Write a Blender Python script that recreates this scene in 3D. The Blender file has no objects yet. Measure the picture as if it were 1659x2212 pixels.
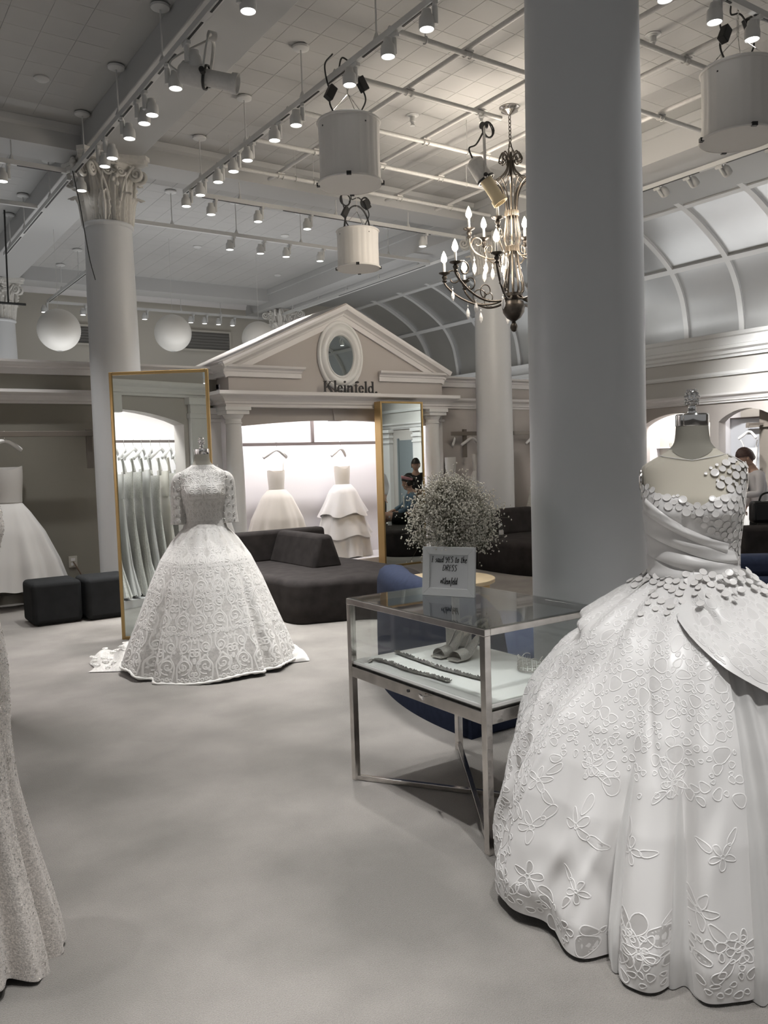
import bpy, math, random
import numpy as np
from mathutils import Vector, Matrix
PI = math.pi
sc = bpy.context.scene
COL = sc.collection
# ------------------------------------------------------------------ camera
cam_d = bpy.data.cameras.new('camera'); cam = bpy.data.objects.new('camera', cam_d); COL.objects.link(cam)
YAW, PITCH, ROLL, EYE = math.radians(34.36437), math.radians(-3.6157), math.radians(-1.78578), 1.55
_f = Vector((math.sin(YAW)*math.cos(PITCH), math.cos(YAW)*math.cos(PITCH), math.sin(PITCH)))
_r = Vector((math.cos(YAW), -math.sin(YAW), 0)); _u = _r.cross(_f)
_r2 = math.cos(ROLL)*_r + math.sin(ROLL)*_u; _u2 = -math.sin(ROLL)*_r + math.cos(ROLL)*_u
cam.matrix_world = Matrix(((_r2.x, _u2.x, -_f.x, 0), (_r2.y, _u2.y, -_f.y, 0), (_r2.z, _u2.z, -_f.z, EYE), (0, 0, 0, 1)))
cam_d.sensor_fit = 'HORIZONTAL'; cam_d.sensor_width = 36.0; cam_d.lens = 36.0*1781.22/1659
cam_d.clip_start = 0.02; cam_d.clip_end = 100
sc.camera = cam
# ------------------------------------------------------------------ world, exposure
sc.view_settings.view_transform = 'Standard'; sc.view_settings.look = 'None'
sc.view_settings.gamma = 1.0; sc.view_settings.use_curve_mapping = False
sc.view_settings.exposure = 0.36
w = bpy.data.worlds.new('shop_air'); sc.world = w; w.use_nodes = True
w.node_tree.nodes['Background'].inputs[0].default_value = (1.0, 1.0, 1.0, 1)
w.node_tree.nodes['Background'].inputs[1].default_value = 0.16
SPOT_W = 250.0         # every ceiling track lamp
UPLIGHT_W = 9.0          # unseen uplights added to brighten the far ceiling and the vault
SPOT_COL = (1.0, 0.995, 0.985)
NICHE_W = 42.0         # hidden strip lights inside the dress niches
CHAND_W = 18.0         # each chandelier bulb ring
try:
    cy = sc.cycles
    cy.max_bounces = 8; cy.diffuse_bounces = 3; cy.glossy_bounces = 4; cy.transmission_bounces = 6
    cy.transparent_max_bounces = 12; cy.caustics_reflective = False; cy.caustics_refractive = False
    cy.sample_clamp_indirect = 4.0; cy.use_denoising = True; cy.blur_glossy = 1.0
except Exception:
    pass
# ------------------------------------------------------------------ helpers
LOC = {}
def link(o):
    COL.objects.link(o); return o
def tag(o, label=None, cat=None, group=None, kind=None):
    if label: o['label'] = label
    if cat: o['category'] = cat
    if group: o['group'] = group
    if kind: o['kind'] = kind
    return o
def thing(name, label, cat, loc=(0, 0, 0), rz=0.0, group=None):
    o = link(bpy.data.objects.new(name, None)); o.location = loc; o.rotation_euler = (0, 0, rz)
    o.empty_display_size = 0.1
    LOC[o.name] = (Vector(loc), rz)
    return tag(o, label, cat, group)
def copy_tree(o, parent=None):
    c = o.copy(); COL.objects.link(c)
    if parent is not None: c.parent = parent
    for ch in [x for x in o.children if x.type != 'LIGHT']: copy_tree(ch, c)
    return c
def nrm(a):
    a = np.asarray(a, float); n = np.linalg.norm(a); return a/n if n > 1e-12 else a
class MB:
    def __init__(s): s.v = []; s.f = []; s.mi = []; s.cur = 0
    def add(s, vs, fs):
        b = len(s.v); s.v.extend([tuple(map(float, p)) for p in vs])
        s.f.extend([tuple(i+b for i in q) for q in fs]); s.mi.extend([s.cur]*len(fs)); return s
    def box(s, x0, x1, y0, y1, z0, z1):
        return s.add([(x0,y0,z0),(x1,y0,z0),(x1,y1,z0),(x0,y1,z0),(x0,y0,z1),(x1,y0,z1),(x1,y1,z1),(x0,y1,z1)],
                     [(0,3,2,1),(4,5,6,7),(0,1,5,4),(1,2,6,5),(2,3,7,6),(3,0,4,7)])
    def obox(s, c, ax, ay, az, hx, hy, hz):
        c, ax, ay, az = [np.asarray(q, float) for q in (c, ax, ay, az)]
        vs = [c+ax*hx*i+ay*hy*j+az*hz*k for k in (-1,1) for i, j in ((-1,-1),(1,-1),(1,1),(-1,1))]
        return s.add(vs, [(0,3,2,1),(4,5,6,7),(0,1,5,4),(1,2,6,5),(2,3,7,6),(3,0,4,7)])
    def bar(s, p0, p1, wd, ht, up=(0,0,1)):
        p0, p1 = np.asarray(p0, float), np.asarray(p1, float); d = nrm(p1-p0)
        sd = nrm(np.cross(d, up)); u = np.cross(sd, d)
        return s.obox((p0+p1)/2, d, sd, u, np.linalg.norm(p1-p0)/2, wd/2, ht/2)
    def grid(s, P, closeu=False, closev=False, flip=False):
        P = np.asarray(P, float); nu, nv = P.shape[0], P.shape[1]
        fs = []
        for i in range(nu if closeu else nu-1):
            for j in range(nv if closev else nv-1):
                a, b, c, d = i*nv+j, ((i+1) % nu)*nv+j, ((i+1) % nu)*nv+(j+1) % nv, i*nv+(j+1) % nv
                fs.append((a, d, c, b) if flip else (a, b, c, d))
        return s.add(P.reshape(-1, 3), fs)
    def lathe(s, prof, c=(0,0,0), n=24, cap=True, sx=1.0, sy=1.0, axis=None):
        c = np.asarray(c, float)
        if axis is None: ax, ay, az = np.array((1.,0,0)), np.array((0,1.,0)), np.array((0,0,1.))
        else:
            az = nrm(axis); t = (1,0,0) if abs(az[0]) < .8 else (0,1,0)
            ax = nrm(np.cross(t, az)); ay = np.cross(az, ax)
        P = np.array([[c + ax*r*sx*math.cos(2*PI*k/n) + ay*r*sy*math.sin(2*PI*k/n) + az*z for k in range(n)] for r, z in prof])
        b = len(s.v); m = len(prof)
        s.grid(P, closev=True, flip=True)
        if cap:
            s.f.append(tuple(b+k for k in range(n-1, -1, -1))); s.mi.append(s.cur)
            s.f.append(tuple(b+(m-1)*n+k for k in range(n))); s.mi.append(s.cur)
        return s
    def cyl(s, p0, p1, r0, r1=None, n=12, cap=True):
        p0, p1 = np.asarray(p0, float), np.asarray(p1, float); L = np.linalg.norm(p1-p0)
        return s.lathe([(r0, 0), (r0 if r1 is None else r1, L)], p0, n, cap, axis=p1-p0)
    def tube(s, pts, r, n=8, closed=False, cap=True, flat=None):
        pts = np.asarray(pts, float); m = len(pts); rr = [r]*m if np.isscalar(r) else list(r)
        if closed: T = np.roll(pts, -1, 0)-np.roll(pts, 1, 0)
        else: T = np.gradient(pts, axis=0)
        T = np.array([nrm(t) for t in T])
        ref = np.array((0,0,1.)) if abs(T[0][2]) < .9 else np.array((1.,0,0))
        nn = nrm(np.cross(T[0], ref)); P = []
        for i in range(m):
            nn = nrm(nn - T[i]*np.dot(nn, T[i])); bb = np.cross(T[i], nn)
            fx, fy = (1, 1) if flat is None else flat
            P.append([pts[i]+rr[i]*(fx*nn*math.cos(2*PI*k/n)+fy*bb*math.sin(2*PI*k/n)) for k in range(n)])
        b = len(s.v); s.grid(np.array(P), closeu=closed, closev=True, flip=True)
        if cap and not closed:
            s.f.append(tuple(b+k for k in range(n-1, -1, -1))); s.mi.append(s.cur)
            s.f.append(tuple(b+(m-1)*n+k for k in range(n))); s.mi.append(s.cur)
        return s
    def sphere(s, c, r, nu=12, nv=8, sc_=(1,1,1)):
        c = np.asarray(c, float)
        b = len(s.v)
        vs = [c+np.array((0,0,-r*sc_[2]))]
        for j in range(1, nv):
            ph = -PI/2+PI*j/nv
            for k in range(nu):
                vs.append(c+np.array((r*sc_[0]*math.cos(ph)*math.cos(2*PI*k/nu), r*sc_[1]*math.cos(ph)*math.sin(2*PI*k/nu), r*sc_[2]*math.sin(ph))))
        vs.append(c+np.array((0,0,r*sc_[2]))); fs = []
        for k in range(nu): fs.append((0, 1+(k+1) % nu, 1+k))
        for j in range(nv-2):
            for k in range(nu):
                a = 1+j*nu+k; d = 1+j*nu+(k+1) % nu; fs.append((a, d, d+nu, a+nu))
        t = len(vs)-1
        for k in range(nu): fs.append((t, t-nu+k, t-nu+(k+1) % nu))
        return s.add(vs, fs)
    def prism(s, poly, o, a, b, h):
        """poly of 2D points in plane (o,a,b), extruded along vector h"""
        o, a, b, h = [np.asarray(q, float) for q in (o, a, b, h)]; n = len(poly)
        lo = [o+a*p+b*q for p, q in poly]; hi = [q+h for q in lo]
        fs = [tuple(range(n-1, -1, -1)), tuple(range(n, 2*n))]
        for k in range(n): fs.append((k, (k+1) % n, n+(k+1) % n, n+k))
        return s.add(lo+hi, fs)
    def mould(s, prof, p0, p1, out, m0=0.0, m1=0.0):
        """closed profile of (out, z) swept from p0 to p1; m0/m1 = mitre (+ grows with out)"""
        p0, p1, out = [np.asarray(q, float) for q in (p0, p1, out)]; d = nrm(p1-p0); n = len(prof); up = np.array((0,0,1.))
        A = [p0+out*q-d*q*m0+up*z for q, z in prof]; B = [p1+out*q+d*q*m1+up*z for q, z in prof]
        fs = [(k, (k+1) % n, n+(k+1) % n, n+k) for k in range(n)]+[tuple(range(n-1, -1, -1)), tuple(range(n, 2*n))]
        return s.add(A+B, fs)
    def build(s, name, mats, parent=None, smooth=False, bevel=0.0, local=False, kind=None, label=None, subd=0, seg=2, autos=None):
        vs = s.v
        if parent is not None and not local:
            root = parent
            while root.parent is not None: root = root.parent
            L, rz = LOC.get(root.name, (Vector((0,0,0)), 0.0))
            A = np.array(vs)-np.array(L)
            if rz:
                c_, s_ = math.cos(-rz), math.sin(-rz)
                A = np.stack([A[:,0]*c_-A[:,1]*s_, A[:,0]*s_+A[:,1]*c_, A[:,2]], 1)
            vs = A.tolist()
        me = bpy.data.meshes.new(name); me.from_pydata(vs, [], s.f)
        if not isinstance(mats, (list, tuple)): mats = [mats]
        for m in mats: me.materials.append(m)
        if len(mats) > 1: me.polygons.foreach_set('material_index', s.mi)
        if smooth: me.polygons.foreach_set('use_smooth', [True]*len(me.polygons))
        me.update()
        o = link(bpy.data.objects.new(name, me))
        if parent is not None: o.parent = parent
        if kind: o['kind'] = kind
        if label: o['label'] = label
        if autos is not None:
            try: me.set_sharp_from_angle(angle=math.radians(autos))
            except Exception: pass
        if bevel:
            b = o.modifiers.new('b', 'BEVEL'); b.width = bevel; b.segments = seg; b.limit_method = 'ANGLE'; b.angle_limit = math.radians(35)
            if smooth: b.harden_normals = False
        if subd:
            q = o.modifiers.new('s', 'SUBSURF'); q.levels = subd; q.render_levels = subd
        return o
def tri_fix(o): return o
# ------------------------------------------------------------------ materials
MAT = {}
def mat(name, col, rough=.6, metal=0.0, noise=0.0, nscale=20, bump=0.0, bscale=200, emit=None, estr=1.0, spec=None, sheen=0.0, detail=3.0, coat=0.0):
    if name in MAT: return MAT[name]
    m = bpy.data.materials.new(name); m.use_nodes = True; nt = m.node_tree; B = nt.nodes['Principled BSDF']
    B.inputs['Base Color'].default_value = (*col, 1); B.inputs['Roughness'].default_value = rough; B.inputs['Metallic'].default_value = metal
    if spec is not None: B.inputs['Specular IOR Level'].default_value = spec
    if sheen: B.inputs['Sheen Weight'].default_value = sheen
    if coat: B.inputs['Coat Weight'].default_value = coat
    if emit: B.inputs['Emission Color'].default_value = (*emit, 1); B.inputs['Emission Strength'].default_value = estr
    tc = nt.nodes.new('ShaderNodeTexCoord')
    if noise:
        n = nt.nodes.new('ShaderNodeTexNoise'); n.inputs['Scale'].default_value = nscale; n.inputs['Detail'].default_value = detail
        nt.links.new(tc.outputs['Object'], n.inputs['Vector'])
        r = nt.nodes.new('ShaderNodeValToRGB'); e = r.color_ramp.elements
        e[0].position = .3; e[1].position = .7
        e[0].color = (*[max(0, c*(1-noise)) for c in col], 1); e[1].color = (*[min(1, c*(1+noise)) for c in col], 1)
        nt.links.new(n.outputs['Fac'], r.inputs['Fac']); nt.links.new(r.outputs['Color'], B.inputs['Base Color'])
    if bump:
        n2 = nt.nodes.new('ShaderNodeTexNoise'); n2.inputs['Scale'].default_value = bscale; n2.inputs['Detail'].default_value = 4
        nt.links.new(tc.outputs['Object'], n2.inputs['Vector'])
        bp = nt.nodes.new('ShaderNodeBump'); bp.inputs['Strength'].default_value = bump; bp.inputs['Distance'].default_value = .004
        nt.links.new(n2.outputs['Fac'], bp.inputs['Height']); nt.links.new(bp.outputs['Normal'], B.inputs['Normal'])
    MAT[name] = m; return m
def sheer(name, col, alpha, rough=.6):
    """thin see-through cloth"""
    m = bpy.data.materials.new(name); m.use_nodes = True; nt = m.node_tree; B = nt.nodes['Principled BSDF']; out = nt.nodes['Material Output']
    B.inputs['Base Color'].default_value = (*col, 1); B.inputs['Roughness'].default_value = rough; B.inputs['Sheen Weight'].default_value = .2
    t = nt.nodes.new('ShaderNodeBsdfTransparent'); x = nt.nodes.new('ShaderNodeMixShader'); lw = nt.nodes.new('ShaderNodeLayerWeight'); lw.inputs['Blend'].default_value = .35
    mp = nt.nodes.new('ShaderNodeMapRange'); mp.inputs['To Min'].default_value = alpha; mp.inputs['To Max'].default_value = min(1, alpha+.5)
    nt.links.new(lw.outputs['Facing'], mp.inputs['Value']); nt.links.new(mp.outputs['Result'], x.inputs['Fac'])
    nt.links.new(t.outputs[0], x.inputs[1]); nt.links.new(B.outputs[0], x.inputs[2]); nt.links.new(x.outputs[0], out.inputs['Surface'])
    MAT[name] = m; return m
def glass(name, tint, rough=.02):
    m = bpy.data.materials.new(name); m.use_nodes = True; nt = m.node_tree; out = nt.nodes['Material Output']; nt.nodes.remove(nt.nodes['Principled BSDF'])
    t = nt.nodes.new('ShaderNodeBsdfTransparent'); t.inputs['Color'].default_value = (*tint, 1)
    g = nt.nodes.new('ShaderNodeBsdfGlossy'); g.inputs['Roughness'].default_value = rough
    lw = nt.nodes.new('ShaderNodeLayerWeight'); lw.inputs['Blend'].default_value = .5
    pw = nt.nodes.new('ShaderNodeMath'); pw.operation = 'POWER'; pw.inputs[1].default_value = 4.0; nt.links.new(lw.outputs['Facing'], pw.inputs[0])
    f = nt.nodes.new('ShaderNodeMapRange'); f.inputs['To Min'].default_value = .045; f.inputs['To Max'].default_value = .95; nt.links.new(pw.outputs[0], f.inputs['Value'])
    x = nt.nodes.new('ShaderNodeMixShader'); nt.links.new(f.outputs[0], x.inputs['Fac'])
    nt.links.new(t.outputs[0], x.inputs[1]); nt.links.new(g.outputs[0], x.inputs[2]); nt.links.new(x.outputs[0], out.inputs['Surface'])
    MAT[name] = m; return m
def emitter(name, col, strength):
    m = bpy.data.materials.new(name); m.use_nodes = True; nt = m.node_tree; out = nt.nodes['Material Output']; nt.nodes.remove(nt.nodes['Principled BSDF'])
    e = nt.nodes.new('ShaderNodeEmission'); e.inputs['Color'].default_value = (*col, 1); e.inputs['Strength'].default_value = strength
    nt.links.new(e.outputs[0], out.inputs['Surface']); MAT[name] = m; return m
M_white = mat('white_paint', (.78,.78,.77), .45)
M_trim = mat('trim_paint', (.74,.72,.71), .4)
M_col = mat('column_paint', (.68,.69,.70), .42, bump=.05, bscale=90)
M_plaster = mat('capital_plaster', (.76,.74,.70), .6, noise=.05, nscale=30)
M_greige = mat('greige_wall_paint', (.46,.425,.40), .6, bump=.04, bscale=250)
M_rightw = mat('right_wall_paint', (.60,.585,.56), .6)
M_greige_unlit = mat('greige_paint_unlit', (.24,.225,.19), .65, bump=.04, bscale=250)  # the greige paint darkened in colour, as few lamps reach the left wall
M_upper = mat('upper_wall_paint', (.50,.475,.42), .65)
M_niche = mat('niche_white_paint', (.84,.82,.83), .5)
M_ceil = mat('ceiling_paint', (.45,.45,.44), .7)
M_beam = mat('beam_paint', (.50,.50,.495), .6)
M_tile = mat('acoustic_tile', (.47,.465,.455), .75, bump=.12, bscale=160, noise=.03, nscale=1.5)
M_steel = mat('vault_metal', (.64,.645,.64), .33, metal=.72, noise=.03, nscale=2)
M_fix = mat('fixture_white', (.62,.62,.61), .4)
M_pipe = mat('painted_pipe', (.60,.59,.57), .45, noise=.05, nscale=40)
M_slot = mat('track_slot_black', (.03,.03,.03), .5)
M_black = mat('black_rubber', (.018,.018,.018), .5)
M_chrome = mat('chrome', (.80,.79,.78), .09, metal=1.0)
M_brush = mat('polished_steel', (.66,.63,.60), .16, metal=1.0, noise=.15, nscale=14)
M_dark = mat('charcoal_suede', (.032,.028,.027), .85, spec=.15, noise=.22, nscale=9, bump=.08, bscale=400)
M_otto = mat('black_suede', (.020,.021,.022), .85, spec=.15, noise=.12, nscale=9)
M_blue = mat('blue_wool', (.024,.031,.056), .9, spec=.12, noise=.12, nscale=30, bump=.1, bscale=500)
M_navy = mat('navy_wool', (.018,.028,.048), .9, sheen=.3)
M_gold = mat('gold_frame_metal', (.42,.29,.125), .38, metal=.85)
M_mirror = mat('mirror_glass', (.80,.87,.85), .0, metal=1.0)
M_satin = mat('ivory_satin', (.79,.77,.755), .34, sheen=.2, bump=.02, bscale=60)
M_lace = mat('white_lace', (.84,.82,.805), .40, sheen=.1)
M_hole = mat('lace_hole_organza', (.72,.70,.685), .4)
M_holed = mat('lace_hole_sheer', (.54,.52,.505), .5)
M_tulle = sheer('white_tulle', (.78,.765,.75), .74)
M_ivory = mat('ivory_dress_cloth', (.80,.76,.69), .6, sheen=.3, bump=.03, bscale=40)
M_whited = mat('white_dress_cloth', (.76,.75,.735), .6, sheen=.3, bump=.03, bscale=40)
M_grayd = mat('beaded_dress_cloth', (.70,.69,.65), .5, sheen=.2, noise=.14, nscale=60, bump=.3, bscale=120)
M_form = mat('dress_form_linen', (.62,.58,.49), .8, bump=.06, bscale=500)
M_formd = mat('dress_form_linen_dark', (.29,.275,.235), .85, bump=.06, bscale=500)  # darker linen of the neck, the form is two-tone
M_hang = mat('white_hanger', (.80,.79,.78), .35)
M_rail = mat('brown_rail', (.12,.10,.095), .45)
M_bronze = mat('antique_pewter', (.085,.075,.066), .38, metal=.9, noise=.2, nscale=30)
M_bronzel = mat('antique_champagne', (.27,.23,.185), .32, metal=.9)
M_flame = emitter('bulb_glow', (1.0,.88,.70), 22.0)
M_lens = emitter('lamp_lens_glow', (1.0,.99,.97), 4.0)
M_crystal = mat('crystal', (.9,.9,.9), .03, spec=1.0)
M_wood = mat('pale_wood', (.55,.44,.28), .5, noise=.08, nscale=12)
M_woodg = mat('honey_wood', (.45,.30,.11), .5, noise=.08, nscale=12)
M_glass = glass('clear_glass', (.97,.98,.976))
M_glasst = glass('table_glass', (.93,.95,.948))
M_drum = mat('drum_fabric', (.74,.72,.69), .8, bump=.1, bscale=30)
M_paper = mat('lantern_paper', (.70,.68,.64), .38)
M_letter = mat('letter_black', (.022,.020,.020), .45)
M_ink = mat('black_ink', (.012,.012,.012), .6)
M_card = mat('card_white', (.62,.62,.63), .55)
M_cardf = mat('sign_frame_white', (.66,.66,.66), .4)
M_deck = mat('deck_cloth_white', (.82,.81,.775), .8)
M_jewel = mat('pewter_beads', (.34,.33,.31), .25, metal=.75, noise=.5, nscale=350, bump=.6, bscale=500)
M_silver = mat('silver_glitter', (.62,.59,.55), .3, metal=.6, noise=.35, nscale=400, bump=.6, bscale=500)
M_stem = mat('dry_stem', (.20,.19,.14), .8)
M_bloom = mat('gypsophila_white', (.80,.755,.67), .8)
M_skin = mat('skin', (.50,.31,.23), .55)
M_skinp = mat('skin_pale', (.60,.40,.31), .55)
M_hairb = mat('dark_brown_hair', (.02,.014,.011), .5)
M_hairr = mat('auburn_hair', (.085,.050,.045), .55, noise=.3, nscale=60)
M_jacket = mat('white_jacket_cloth', (.82,.81,.85), .7)
M_denim = mat('denim', (.12,.19,.27), .8, noise=.2, nscale=30)
M_blackc = mat('black_cloth', (.014,.014,.016), .8)
M_pink = mat('pink_cloth', (.65,.33,.36), .8)
M_grille = mat('grille_gray', (.16,.155,.145), .6)
M_door = mat('door_gray', (.17,.19,.20), .5)
# ------------------------------------------------------------------ setting: floor
def carpet_mat():
    m = bpy.data.materials.new('gray_carpet'); m.use_nodes = True; nt = m.node_tree; B = nt.nodes['Principled BSDF']; N = nt.nodes.new; K = nt.links.new
    tc = N('ShaderNodeTexCoord')
    n1 = N('ShaderNodeTexNoise'); n1.inputs['Scale'].default_value = 1.5; n1.inputs['Detail'].default_value = 5; K(tc.outputs['Object'], n1.inputs['Vector'])
    n2 = N('ShaderNodeTexNoise'); n2.inputs['Scale'].default_value = 260; n2.inputs['Detail'].default_value = 3; K(tc.outputs['Object'], n2.inputs['Vector'])
    r1 = N('ShaderNodeValToRGB'); e = r1.color_ramp.elements; e[0].position = .36; e[1].position = .64
    e[0].color = (.248,.231,.212,1); e[1].color = (.385,.358,.330,1); K(n1.outputs['Fac'], r1.inputs['Fac'])
    r2 = N('ShaderNodeValToRGB'); e = r2.color_ramp.elements; e[0].position = .3; e[1].position = .72; e[0].color = (.72,.72,.72,1); e[1].color = (1,1,1,1); K(n2.outputs['Fac'], r2.inputs['Fac'])
    mx = N('ShaderNodeMix'); mx.data_type = 'RGBA'; mx.blend_type = 'MULTIPLY'; mx.inputs['Factor'].default_value = 1
    K(r1.outputs['Color'], mx.inputs[6]); K(r2.outputs['Color'], mx.inputs[7]); K(mx.outputs[2], B.inputs['Base Color'])
    B.inputs['Roughness'].default_value = .95; B.inputs['Sheen Weight'].default_value = .25; B.inputs['Specular IOR Level'].default_value = .1
    bp = N('ShaderNodeBump'); bp.inputs['Strength'].default_value = .7; bp.inputs['Distance'].default_value = .01; K(n2.outputs['Fac'], bp.inputs['Height']); K(bp.outputs['Normal'], B.inputs['Normal'])
    return m
tag(MB().box(-6, 13.6, -6, 17.8, -.1, 0).build('floor', carpet_mat()), kind='structure')
ZC = 5.3
ceil = tag(MB().box(-6, 13.6, -6, 17.8, ZC+.0035, ZC+.2).build('ceiling', M_ceil), kind='structure')
# ceiling tiles: 1-foot squares with open joints
TS = .297
def tile_mesh():
    h = TS/2-.0007; k = h-.0018
    mb = MB().add([(-h,-h,.004),(h,-h,.004),(h,h,.004),(-h,h,.004),(-k,-k,0),(k,-k,0),(k,k,0),(-k,k,0)],
                  [(4,7,6,5),(0,4,5,1),(1,5,6,2),(2,6,7,3),(3,7,4,0)])
    return mb
beamX = [(2.62, 3.24), (8.3, 20)]; beamY = [(2.6, 3.1), (9.53, 10.0), (16.3, 16.85)]
spots = []
for i in range(-8, 40):
    for j in range(-12, 64):
        x = 2.4+TS*i-.15; y = .05+TS*j
        if x > 8.2 or y > 17.4 or y < -3 or any(a-.14 < x < b+.14 for a, b in beamX) or any(a-.14 < y < b+.14 for a, b in beamY): continue
        spots.append((x, y))
def in_view(p):
    d = Vector((p[0], p[1], ZC))-Vector((0, 0, EYE)); z = d.dot(_f)
    return z > .5 and abs(d.dot(_r2)/z) < .47 and d.dot(_u2)/z < .63
spots.sort(key=lambda p: (not in_view(p), p[0]**2+p[1]**2))
tmesh = None; rest = MB(); tb = tile_mesh()
for k, (x, y) in enumerate(spots):
    if k < 300:
        if tmesh is None:
            o = tb.build('ceiling_tile', M_tile, ceil, local=True); tmesh = o.data
        else: o = link(bpy.data.objects.new('ceiling_tile', tmesh)); o.parent = ceil
        o.location = (x, y, ZC)
    else: rest.add([(a+x, b+y, c+ZC) for a, b, c in tb.v], tb.f)
rest.build('ceiling_tiles_beyond', M_tile, ceil, local=True, kind='stuff')
# beams
def struct(name, mb, m, **k): return tag(mb.build(name, m, **k), kind='structure')
struct('ceiling_beam', MB().box(2.62, 3.24, -6, 17.6, 5.05, 5.32), M_beam, bevel=.01)
struct('ceiling_beam', MB().box(-6, 8.3, 9.53, 10.0, 5.05, 5.32).mould([(0,5.22),(.05,5.24),(.07,5.30),(0,5.30)], (-6,9.53,0), (8.3,9.53,0), (0,-1,0)), M_beam)
struct('ceiling_beam', MB().box(-6, 8.3, 2.6, 3.1, 5.05, 5.32), M_beam)
struct('ceiling_beam', MB().box(-6, 8.3, 16.3, 16.85, 5.05, 5.32), M_beam)
struct('ceiling_beam', MB().box(8.3, 8.98, -6, 17.6, 4.93, 5.32).box(8.26, 8.3, -6, 17.6, 5.2, 5.3), M_beam)
# ------------------------------------------------------------------ barrel vault on the right
vault = tag(link(bpy.data.objects.new('vaulted_ceiling', None)), kind='structure')
vp = np.array([(9.0,4.93),(9.65,5.27),(10.4,5.42),(11.2,5.29),(11.85,4.99),(12.35,4.64),(12.64,4.22),(12.76,3.75),(12.78,3.5)])
def catmull(P, per=8):
    P = np.asarray(P, float); Q = np.vstack([2*P[0]-P[1], P, 2*P[-1]-P[-2]]); out = []
    for i in range(1, len(Q)-2):
        for k in range(per):
            t = k/per; a, b, c, d = Q[i-1], Q[i], Q[i+1], Q[i+2]
            out.append(.5*((2*b)+(c-a)*t+(2*a-5*b+4*c-d)*t*t+(3*b-a-3*c+d)*t**3))
    out.append(P[-1]); return np.array(out)
VC = catmull(vp, 6)
def vnorm(C):
    T = np.gradient(C, axis=0); T /= np.linalg.norm(T, axis=1)[:, None]
    return np.stack([T[:,1], -T[:,0]], 1)*1.0     # points down / inward
VN = vnorm(VC)
ribY = [-3.55+1.05*k for k in range(21)]
rows = [(0, 18), (18, 30), (30, 48)]
for a, b in rows:
    for y0, y1 in zip(ribY[:-1], ribY[1:]):
        mb = MB(); S = VC[a:b+1]-VN[a:b+1]*.02
        mb.grid([[(x, y, z) for y in (y0, y1)] for x, z in S], flip=True)
        mb.build('vault_panel', M_steel, vault, smooth=True, local=True)
for y in ribY:
    mb = MB(); o_, i_ = VC-VN*.02, VC+VN*.03
    mb.grid([[(p[0], y-.045, p[1]), (q[0], y-.045, q[1]), (q[0], y+.045, q[1]), (p[0], y+.045, p[1])] for p, q in zip(o_, i_)], flip=True)
    mb.build('vault_rib', M_white, vault, local=True, smooth=True, autos=40)
for k in (0, 18, 30):
    for y0, y1 in [(ribY[0], ribY[-1])]:
        (x, z), (nx, nz) = VC[k], VN[k]; t = np.array((nz, -nx))
        MB().obox((x+nx*.004, (y0+y1)/2, z+nz*.004), (t[0], 0, t[1]), (0,1,0), (nx,0,nz), .045, (y1-y0)/2, .024).build('vault_rail', M_white, vault, local=True)
# ------------------------------------------------------------------ arched walls
def arc_pts(a0, a1, zs, zp, n=14):
    return [(a0+(a1-a0)*k/n, zs+(zp-zs)*math.sin(PI*k/n)**.8) for k in range(n+1)]
def arched_wall(name, m, o, a, back, L, H, openings, th=.2):
    mb = MB(); o = np.array(o, float); a = np.array(a, float); back = np.array(back, float); x = 0.0
    for (s, e, zs, zp) in sorted(openings):
        mb.prism([(x,0),(s,0),(s,H),(x,H)], o, a, (0,0,1), back*th)
        P = arc_pts(s, e, zs, zp)
        for (q0, q1) in zip(P[:-1], P[1:]):
            mb.prism([q0, q1, (q1[0], H), (q0[0], H)], o, a, (0,0,1), back*th)
        x = e
    mb.prism([(x,0),(L,0),(L,H),(x,H)], o, a, (0,0,1), back*th)
    return struct(name, mb, m)
def niche(name, m, o, a, back, s, e, depth, H, ledge=.09, lamp=True, th=.2, power=None):
    """white recess behind an opening of a wall"""
    o = np.array(o, float); a = np.array(a, float); back = np.array(back, float); o = o+back*(th+.001); mb = MB(); s -= .12; e += .12
    def bx(a0, a1, b0, b1, z0, z1): mb.prism([(a0,z0),(a1,z0),(a1,z1),(a0,z1)], o+back*b0, a, (0,0,1), back*(b1-b0))
    bx(s-.05, e+.05, depth, depth+.05, 0, H); bx(s-.05, s, 0, depth, 0, H); bx(e, e+.05, 0, depth, 0, H); bx(s, e, 0, depth, H-.05, H); bx(s, e, -th+.01, depth, 0, ledge)
    ob = struct(name, mb, m)
    if lamp:
        l = bpy.data.lights.new('niche_strip_light', 'AREA'); l.shape = 'RECTANGLE'; l.size = (e-s)*.9; l.size_y = .12; l.energy = (power or NICHE_W)*(e-s)/2; l.color = (1, .97, .97)
        lo = link(bpy.data.objects.new('niche_strip_light', l)); c = o+a*(s+e)/2+back*.16+np.array((0,0,H-.08)); lo.location = c
        d = Vector(back*.55+np.array((0,0,-1.))); lo.rotation_euler = d.to_track_quat('-Z', 'Y').to_euler()
        lo.rotation_euler = Matrix((Vector(a), Vector(-np.cross(d.normalized(), a)*-1), -d.normalized())).transposed().to_euler()
    return ob
LOWC = [(0,2.34),(.035,2.34),(.035,2.365),(.055,2.375),(.06,2.40),(.078,2.43),(.11,2.45),(.125,2.465),(.125,2.50),(0,2.50)]
UPC = [(0,2.685),(.04,2.685),(.04,2.755),(.06,2.765),(.065,2.785),(.10,2.80),(.135,2.812),(.14,2.838),(0,2.838)]
def entab(n, p0, p1, out, m0=0, m1=0):
    struct('trim_%d' % n, MB().mould(LOWC, p0, p1, out, m0, m1), M_trim)
    struct('trim_%d' % (n+1), MB().mould(UPC, p0, p1, out, m0, m1), M_trim)
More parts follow.
